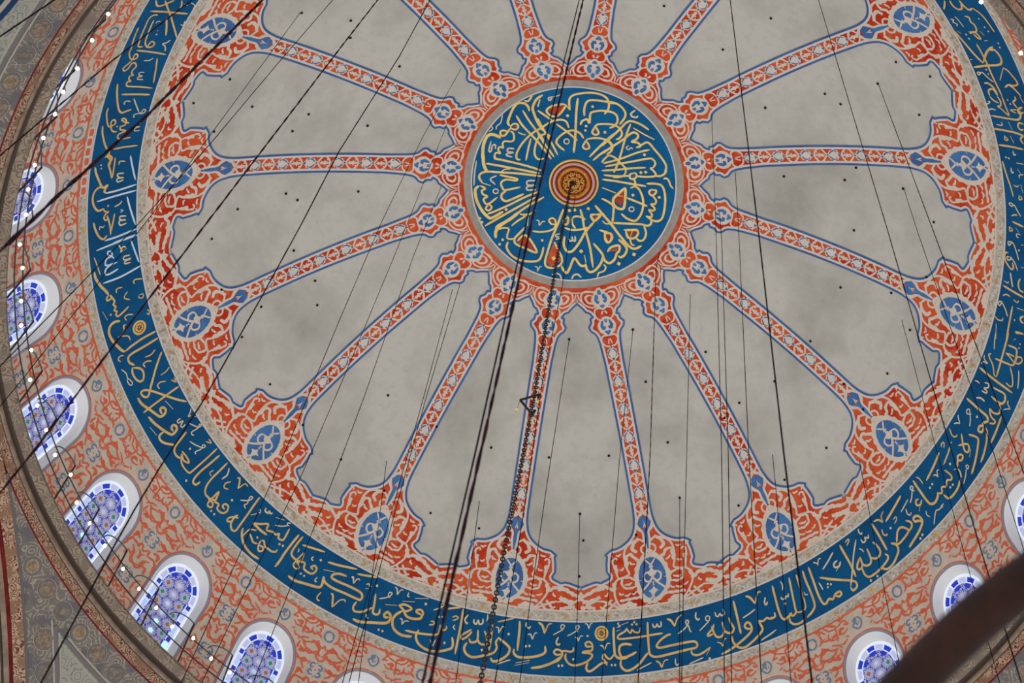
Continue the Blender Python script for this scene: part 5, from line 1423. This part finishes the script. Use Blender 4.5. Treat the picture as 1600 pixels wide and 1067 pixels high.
# star field: deep blue glass behind a white net of rings and spokes, stars of pale glass in the rings
def inside(t, s): return abs(t) < .41 and (s > 15.12 or (t/.42)**2+((15.12-s)/.54)**2 < 1)
fld = [(.405, 18.2), (.405, 16.6), (.405, 15.12)]+[(.405*math.cos(PI/2*q/8), 15.12-.535*math.sin(PI/2*q/8)) for q in range(1, 9)]
pn.poly(full_(fld), 'g_blue', fwin(-.192), grid=(.3, .4))
fn_, fp_ = fwin(-.185), fwin(-.180)
k = 0; s = 14.62
while s < 18.3:
    for col in (-1, 0, 1):
        cs = s+(.15 if col else 0); ct = .272*col
        if not inside(ct*.8, cs): continue
        clip = lambda x, y: (max(-.405, min(.405, x)), y)
        for q in range(6):
            a = PI/3*q
            if inside(ct+.14*math.cos(a), cs+.14*math.sin(a)): pn.ribbon([(ct+.09*math.cos(a), cs+.09*math.sin(a)), (ct+.155*math.cos(a), cs+.155*math.sin(a))], .046, 'gypsum', fn_, taper=1, smooth=1)
            a += PI/6
            c = (ct+.158*math.cos(a), cs+.158*math.sin(a))
            if inside(*c) and q % 2 == 0:
                pn.disc(c[0], c[1], .046, 'gypsum', fn_, 6); pn.disc(c[0], c[1], .022, 'g_wine', fp_, 5)
        P = [clip(ct+.118*math.cos(PI/6*q), cs+.118*math.sin(PI/6*q)) for q in range(12)]
        if all(inside(p[0]*.97, p[1]+.02) for p in P):
            pn.poly(P, 'gypsum', fn_)
            if col == 0: pn.poly([((.082 if q % 2 else .052)*math.cos(PI/6*q), cs+(.082 if q % 2 else .052)*math.sin(PI/6*q)) for q in range(12)], 'g_lav' if cs < 15.5 else ('g_pale' if cs < 16.1 else 'g_cyan'), fp_)
            else: pn.poly([clip(ct+x, cs+y) for x, y in ((0, -.07), (.055, 0), (0, .07), (-.055, 0))], ('g_brown', 'g_green')[(k+(col > 0)) % 2], fp_)
    s += .30; k += 1
pane_me = pn.build('coloured_panes', mesh_only=True)
WPOS = {0: 'beside the left end of the white lettering', }
for k in range(NW):
    w_ = empty('window_%d' % (k+1)); w_.rotation_euler = (0, 0, WPH-k*DA)
    tag(w_, None, 'window', kind='structure')
    w_['label'] = 'round-arched stained glass window with white gypsum tracery in the dome drum'
    for nm_, me in (('window_reveal', reveal_me), ('gypsum_tracery', plate_me), ('coloured_panes', pane_me)):
        o = bpy.data.objects.new(nm_, me); C.objects.link(o); o.parent = w_

# ------------------------------------------------------------------ gallery cornice
mb = MB()
prof = [(12.37,-6.12),(11.02,-6.12),(11.0,-6.14),(11.0,-6.22),(11.09,-6.275),(11.18,-6.335),(11.20,-6.32),(11.245,-6.33),(11.25,-6.45),(11.235,-6.49),(11.25,-6.54),(11.29,-6.57),(11.295,-6.60),(11.34,-6.70),(11.375,-6.80),(11.385,-6.82),(11.40,-6.845),(11.41,-6.85)]
nm = ['frieze_l','frieze','frieze','frieze','frieze','frieze','groove','groove','frieze_l','frieze_l','frieze_l','groove','scroll','scroll','scroll','oxblood','oxblood']
mb.revolve(prof, nm, 480)
tag(mb.build('trim_1'), 'brown painted ring cornice of the gallery with a dark red line below', kind='structure', cat='trim')

# ------------------------------------------------------------------ pendentives and arches
AP = 11.41; ZP = -6.85-AP; RP = AP*math.sqrt(2); AZ = math.radians(166)
def pend(az, z, h=0):
    r = math.sqrt(max(RP**2-(z-ZP)**2, 0)); k = (RP-h)/RP
    return (r*math.cos(az)*k, r*math.sin(az)*k, (ZP+(z-ZP)*k)+ZS)
def planes(p): return max((p[0]*math.cos(AZ+k*PI/2)+p[1]*math.sin(AZ+k*PI/2)) for k in range(4))
mb = MB(); NA, NZ = 480, 60; idx = {}
for i in range(NA):
    for j in range(NZ+1):
        z = -6.85-7.0*(j/NZ)**1.3; idx[i, j] = len(mb.v); mb.v.append(pend(2*PI*i/NA, z))
for i in range(NA):
    i2 = (i+1) % NA
    for j in range(NZ):
        q = [idx[i, j], idx[i, j+1], idx[i2, j+1], idx[i2, j]]
        if True:
            mb.f.append(tuple(q)); mb.m.append(mb.mi('lacegrey'))
pw = mb.build('wall_pendentive', smooth=True)
tag(pw, 'grey arabesque painted pendentives below the gallery cornice', kind='structure', cat='wall')
# arch mouldings: strips along the sphere's cut by the plane at distance a
def archpt(k, a, tau, h):
    az = AZ+k*PI/2; z = ZP+math.sqrt(RP**2-a*a-tau*tau); c = (RP-h)/RP
    x = a*math.cos(az)-tau*math.sin(az); y = a*math.sin(az)+tau*math.cos(az)
    return (x*c, y*c, ZP+(z-ZP)*c+ZS)
for k in range(4):
    mb = MB()
    for a0, a1, q, h0, h1 in ((11.30,11.36,'slate',.02,.05),(11.36,11.55,'scroll',.07,.09),(11.55,11.615,'oxblood',.07,.07),(11.615,11.70,'frieze_l',.09,.09),(11.70,11.74,'groove',.05,.05),(11.74,11.86,'frieze_l',.09,.06),(11.86,12.4,'greenish',.03,.03)):
        b = len(mb.v); n_ = 96
        for i in range(n_+1):
            tau = -9.5+19*i/n_
            zt = ZP+math.sqrt(max(RP**2-a0*a0-tau*tau, 0))
            mb.v.append(archpt(k, a0, tau, h0)); mb.v.append(archpt(k, a1, tau, h1))
        for i in range(n_):
            if mb.v[b+2*i][2] < -6.86+ZS and mb.v[b+2*i+3][2] < -6.86+ZS:
                mb.f.append((b+2*i, b+2*i+1, b+2*i+3, b+2*i+2)); mb.m.append(mb.mi(q))
    tag(mb.build('trim_%d' % (k+2)), 'scroll painted arch moulding edged in dark red', kind='structure', cat='trim')
# painted borders and roundels on the pendentives
def loc_map(az, z, h):
    P = Vector(pend(az, z, h)); ctr = Vector((0, 0, ZP+ZS)); nrm = (ctr-P).normalized()
    e1 = Vector((-math.sin(az), math.cos(az), 0)); e2 = nrm.cross(e1)
    def g(x, y, dh=0):
        Q = P+e1*x+e2*y-ctr; return tuple(ctr+Q.normalized()*(RP-h-dh))
    return g
def roundel(mb, az, z, r, kind):
    g = loc_map(az, z, .012); g2 = loc_map(az, z, .018); g3 = loc_map(az, z, .024)
    mb.disc(0, 0, r*1.18, 'paleline', g, 28, r0=r*1.12); mb.disc(0, 0, r*1.04, 'slate', g, 28)
    q = ('tanfl', 'tanfl2', 'shadegrey')[kind % 3]
    N_ = (16, 6, 12)[kind % 3]
    for k in range(N_):
        a = 2*PI*k/N_; mb.disc(r*.66*math.cos(a), r*.66*math.sin(a), r*(.17 if N_ > 8 else .32), q, g2, 8)
    mb.disc(0, 0, r*.6, q, g2, 20)
    for k in range(18):
        a = 2*PI*k/18; mb.ribbon([(r*.34*math.cos(a), r*.34*math.sin(a)), (r*.9*math.cos(a+.15), r*.9*math.sin(a+.15))], r*.07, 'slate', g3, smooth=1)
    mb.disc(0, 0, r*.5, 'shadegrey' if q != 'shadegrey' else 'slate', g3, 20, r0=r*.42); mb.disc(0, 0, r*.24, 'tanfl2', g3, 12, r0=r*.1)
mb = MB()
inpend = lambda az, z, m_=11.15: planes(pend(az, z)) < m_
for k in range(120):
    az = math.radians(139.6-3.0*k)
    if inpend(az, -7.1): roundel(mb, az, -7.10, .19, k)
for q in range(4):                         # roundels following the arches
    for sg in (1, -1):
        for k in range(9):
            tau = sg*(5.0+.62*k); P = archpt(q, 11.02, tau, 0)
            if P[2] < ZS-7.3: roundel(mb, math.atan2(P[1], P[0]), P[2]-ZS, .21, k+1)
# inner panel of each pendentive: slate and pale lines, grey-green ground, blue roundel
for q in range(4):
    c0 = AZ+PI/4+q*PI/2
    def edge_z(az, m_, z0):
        # lowest z at this azimuth that is both below z0 and inside the arch border m_
        for i in range(240):
            z = z0-.03*i
            if planes(pend(az, z)) >= m_: return z
        return z0-7.0
    rows = []
    for i in range(81):
        az = c0+math.radians(-38+76*i/80); z1 = edge_z(az, 10.78, -7.34)
        rows.append((az, -7.34, max(z1, -12.5)))
    b = len(mb.v)
    for az, za, zb in rows:
        for j in range(9): mb.v.append(pend(az, za+(zb-za)*j/8, .01))
    for i in range(80):
        if rows[i][2] < -7.37 or rows[i+1][2] < -7.37:
            for j in range(8):
                a = b+i*9+j; mb.f.append((a, a+1, a+10, a+9)); mb.m.append(mb.mi('greenish'))
    # frame lines along the top and the two arch sides
    for dz, wd, q_ in ((0, .07, 'slate'), (.07, .03, 'paleline'), (-.06, .03, 'paleline')):
        for i in range(80):
            if rows[i][2] < -7.37 and rows[i+1][2] < -7.37:
                b = len(mb.v)
                for az in (rows[i][0], rows[i+1][0]):
                    mb.v += [pend(az, -7.34-dz+wd/2, .016), pend(az, -7.34-dz-wd/2, .016)]
                mb.f.append((b, b+1, b+3, b+2)); mb.m.append(mb.mi(q_))
    for kk in (q, (q+1) % 4):
        sgn = 1 if kk == q else -1
        for a0, a1, q_ in ((10.80, 10.87, 'slate'), (10.87, 10.90, 'paleline'), (10.76, 10.79, 'paleline')):
            b = len(mb.v); n_ = 40; ok = []
            for i in range(n_+1):
                tau = sgn*(3.5+6*i/n_); p1 = archpt(kk, a0, tau, .016); p2 = archpt(kk, a1, tau, .016); mb.v += [p1, p2]; ok.append(p1[2] < ZS-7.3)
            for i in range(n_):
                if ok[i] and ok[i+1]: mb.f.append((b+2*i, b+2*i+1, b+2*i+3, b+2*i+2)); mb.m.append(mb.mi(q_))
    g = lambda h: loc_map(c0, -9.5, h)
    for r1, r0, q_, h in ((2.28, 2.14, 'inkblue', .02), (2.14, 2.02, 'paleline', .02), (2.02, 0.9, 'inkblue', .02), (.9, .3, 'inkblue', .02)):
        mb.disc(0, 0, r1, q_, g(h), 96, r0=r0)
    for k in range(18):
        a = 2*PI*k/18; mb.disc(1.76*math.cos(a), 1.76*math.sin(a), .17, 'floret', g(.026), 14, r0=.08)
        mb.ribbon([(1.2*math.cos(a+.1), 1.2*math.sin(a+.1)), (1.0*math.cos(a+.2), 1.0*math.sin(a+.2)), (.75*math.cos(a), .75*math.sin(a))], .06, 'gold', g(.026))
    # small dark cypress motif in the tip of the panel
for q in range(4):
    for sg in (1, -1):
        az = AZ+q*PI/2-sg*math.radians(27.2); g = loc_map(az, -7.62, .02)
        if planes(pend(az, -7.62)) < 10.7:
            for y, r in ((.0, .10), (.14, .07), (.26, .045)): mb.disc(0, -y, r, 'slate', g, 10)
            mb.disc(0, .2, .15, 'tanfl2', g, 14, r0=.1)
mb.build('pendentive_painting', pw)

# ------------------------------------------------------------------ gallery railing with its lamps
rl = empty('gallery_railing', (0, 0, ZS-6.12))
tag(rl, 'thin dark iron railing with two rails running round the dome gallery', 'railing')
for z in (-5.64, -5.10):
    mb = MB(); mb.tube([(11.02*math.cos(2*PI*i/360), 11.02*math.sin(2*PI*i/360), z+ZS) for i in range(361)], .016, 'rail', 6, cap=False); mb.build('rail', rl, loc=(0, 0, z+ZS))
PAZ = 153.17
for k in range(59):
    a = math.radians(PAZ-k*360/59); ca, sa = math.cos(a), math.sin(a); b0 = (11.02*ca, 11.02*sa, ZS-6.13)
    mb = MB(); mb.tube([b0, (b0[0], b0[1], ZS-4.62)], .022, 'iron', 6); mb.build('post', rl, loc=b0)
    mb = MB(); P = []
    for i in range(13):
        t = PI*i/12; x = .30*(1-math.cos(t)); z = .22*math.sin(t)
        P.append((b0[0]-sa*x*.9+ca*.25*i/12, b0[1]+ca*x*.9+sa*.25*i/12, ZS-4.62+z*.8))
    mb.tube(P, .016, 'bracket', 6); mb.build('bracket', rl, loc=b0)
ORD = 'first second third fourth fifth sixth seventh eighth ninth tenth eleventh twelfth thirteenth fourteenth fifteenth sixteenth seventeenth eighteenth nineteenth twentieth twenty-first twenty-second twenty-third twenty-fourth twenty-fifth twenty-sixth twenty-seventh twenty-eighth last'.split()
for k, (az, r) in enumerate(LAMPS):
    a = math.radians(az); x, y = r*math.cos(a), r*math.sin(a); z = ZS-5.35
    t = empty('gallery_lamp', (x, y, z))
    if k < 29:
        lab = 'small glowing bulb on the left gallery railing, %s from the top' % ORD[k]
    else: lab = ('small glowing bulb at the very top edge on the right', 'small glowing bulb on the upper right edge beside the blue band')[k-29]
    tag(t, lab, 'lamp', 'gallery railing lamps')
    mb = MB(); mb.ball((x, y, z), 0.035, 'bulb', 12, 8, 1.2); mb.build('bulb', t, loc=(x, y, z))
    mb = MB(); mb.tube([(x, y, z+.05), (x, y, z+.13)], .024, 'brass', 8); mb.build('socket', t, loc=(x, y, z))
    mb = MB(); mb.tube([(x, y, z+.12), (x*.5+11.02*math.cos(a)*.5, y*.5+11.02*math.sin(a)*.5, z+.22), (11.02*math.cos(a), 11.02*math.sin(a), z+.25)], .009, 'bracket', 6); mb.build('lamp_arm', t, loc=(x, y, z))

# ------------------------------------------------------------------ hanging cables, chain, chandelier frame, near bar
LAB = {'thick': ['hanging_rope', 'thick purple-brown rope, heaviest of the near vertical pair crossing the central medallion'], 'partner': ['hanging_cable', 'thin dark cable running close along the left side of the thick brown rope'], 'CHAIN': ['hanging_chain', 'black link chain hanging from the gilded boss at the centre of the dome'], 'boss2': ['hanging_cable', 'very thin wire hanging from the medallion just right of the black chain'], 'L1': ['hanging_rope', 'thick dark rope slanting across the upper left, the heaviest one there'], 'L2': ['hanging_cable', 'dark cable slanting across the upper left corner of the blue band, above the thick rope'], 'L3': ['hanging_cable', 'short dark cable cutting the extreme top left corner over the grey painted pendentive'], 'L4': ['hanging_rope', 'dark knotted rope slanting from the top edge down across the left ribs and windows'], 'L5a': ['hanging_cable', 'thin wire hanging from a hole in the upper left plaster field nearest the rim'], 'L5b': ['hanging_cable', 'thin wire from the top edge between the thick upper left rope and the knotted rope'], 'L6': ['hanging_cable', 'taut dark cable crossing the left ribs right of the knotted rope, leaving at bottom left'], 'a': ['hanging_cable', 'thin wire starting beside the upper left rib nearest the medallion'], 'b': ['hanging_cable', 'thin wire starting left of the medallion at a painted rib end'], 'c': ['hanging_cable', 'thin wire starting left of the medallion, rightmost of the three passing the left ribs'], 'd': ['hanging_cable', 'faint wire starting below left of the medallion, left one of a close pair'], 'e': ['hanging_cable', 'fine wire starting below left of the medallion, right one of a close pair'], 'f': ['hanging_cable', 'short thin wire hanging from a small hole in the lower left plaster field'], 'g': ['hanging_cable', 'short thin wire hanging from the plaster field just left of the bottom chain'], 'h': ['hanging_cable', 'thin wire starting in the narrow plaster field directly below the medallion'], 'i': ['hanging_cable', 'thin wire starting right of the first rib right of the bottom centre field'], 'j': ['hanging_cable', 'short thin wire in the middle of the bottom centre plaster field'], 'k': ['hanging_cable', 'dark wire starting at the lower right edge of the medallion, going straight down'], 'l': ['hanging_cable', 'short vertical wire low in the plaster field right of the bottom centre ribs'], 'm': ['hanging_cable', 'vertical wire starting between two rib ends right below the medallion'], 'n': ['hanging_cable', 'vertical wire right of the medallion, left one of a close pair'], 'o': ['hanging_cable', 'vertical wire right of the medallion, right one of a close pair'], 'p': ['hanging_cable', 'vertical wire right of the medallion starting under the horizontal right rib'], 'q': ['hanging_cable', 'taut dark cable from the top edge down through the right plaster fields to the bottom'], 'r': ['hanging_cable', 'short wire hanging from a hole near the rim in the lower right plaster field'], 's': ['hanging_cable', 'dark cable from the top edge to the bottom right corner across the right ribs'], 't': ['hanging_cable', 'thin wire starting at a hole in the upper right plaster field near the rim'], 'u': ['hanging_cable', 'thin wire starting at a hole below the horizontal right rib near the rim'], 'v': ['hanging_cable', 'thin wire crossing the blue band toward the right bottom windows'], 'w': ['hanging_cable', 'short thin wire crossing the blue band left of the blurred brown arm']}
def dens(P, step):
    o = [Vector(P[0])]
    for a, b in zip(P, P[1:]):
        a, b = Vector(a), Vector(b); n = max(1, int((b-a).length/step))
        for k in range(1, n+1): o.append(a+(b-a)*k/n)
    return o
for nme, rad, P in CABLES:
    P = [(x, y, z+ZS) for x, y, z in P]; mb = MB(); kind, lab = LAB[nme]
    if nme == 'CHAIN':
        D = dens(P, .10); D[0] = D[0]; u = Vector((1, 0, 0)); v_ = Vector((0, 1, 0))
        for i in range(len(D)-1):
            c = (D[i]+D[i+1])/2; d = (D[i+1]-D[i]).normalized(); s_ = (u if i % 2 else v_); L = (D[i+1]-D[i]).length
            ring = [c+d*(L*.66*math.sin(2*PI*q/10))+s_*(.034*math.cos(2*PI*q/10)) for q in range(11)]
            mb.tube(ring, .0125, 'iron', 5, cap=False)
        loc = tuple(D[0])
    else:
        D = dens(P, .35 if rad < .012 else .12); loc = tuple(D[0])
        wob = .10 if rad < .012 else .22
        if rad > .012:
            # laid rope: two strands twisted together
            for ph in (0, PI):
                S = [p+Vector((math.cos(i*.9+ph), math.sin(i*.9+ph), 0))*rad*.36 for i, p in enumerate(D)]
                mb.tube(S, rad*.5, 'rope', 6, wob)
        else: mb.tube(D, rad, 'wire' , 5, wob)
    o = mb.build(kind, loc=loc); tag(o, lab, 'chain' if kind == 'hanging_chain' else 'cable', 'cables hanging from the dome')
tri = empty('chandelier', (-.2, -.016, ZS-7.75))
tag(tri, 'small black triangular iron frame with tiny amber glass lamps hanging on the central chain', 'chandelier')
T3 = [(-.415,-.017,-7.65),(-.066,-.10,-7.435),(-.14,-.016,-8.172)]
T3 = [Vector((x, y, z+ZS)) for x, y, z in T3]
for a, b in ((0, 1), (0, 2)):
    mb = MB(); mb.tube([T3[a], T3[b]], .025, 'iron', 6); mb.build('bar', tri, loc=tuple(T3[a]))
for a, d in ((1, (-.02, 0, -.16)), (2, (.04, 0, .2))):
    mb = MB(); mb.tube([T3[a], T3[a]+Vector(d)], .025, 'iron', 6); mb.build('end_bar', tri, loc=tuple(T3[a]))
for a, d in ((0, (-.04, .0, -.42)), (1, (-.03, 0, -.34)), (2, (-.0, 0, -.26))):
    c = T3[a]+Vector(d); mb = MB(); mb.tube([T3[a], c], .004, 'wire', 5); mb.ball(tuple(c), .038, 'candle', 8, 6, .8); mb.tube([c+Vector((0, 0, -.03)), c+Vector((0, 0, -.1))], .009, 'brass', 6); mb.build('glass_lamp', tri, loc=tuple(c))
BAR = [(.36,-13.43,-35.70),(.388,-13.509,-35.64),(.457,-13.622,-35.58),(.571,-13.78,-35.511),(.681,-13.906,-35.471),(.813,-14.037,-35.445),(.95,-14.13,-35.43)]
B2 = []
for i in range(len(BAR)-1):
    for k in range(6): B2.append(Vector(BAR[i])*(1-k/6)+Vector(BAR[i+1])*(k/6))
B3 = [sum((B2[max(0, min(len(B2)-1, i+j))] for j in range(-5, 6)), Vector())/11 for i in range(len(B2))]
mb = MB(); mb.tube([(p.x, p.y, p.z+ZS) for p in B3], .053, 'bronze', 20)
o = mb.build('ring_chandelier', loc=(B3[0].x, B3[0].y, B3[0].z+ZS), smooth=True)
tag(o, 'thick dark brown curved metal arm, out of focus, crossing the bottom right corner', 'chandelier')
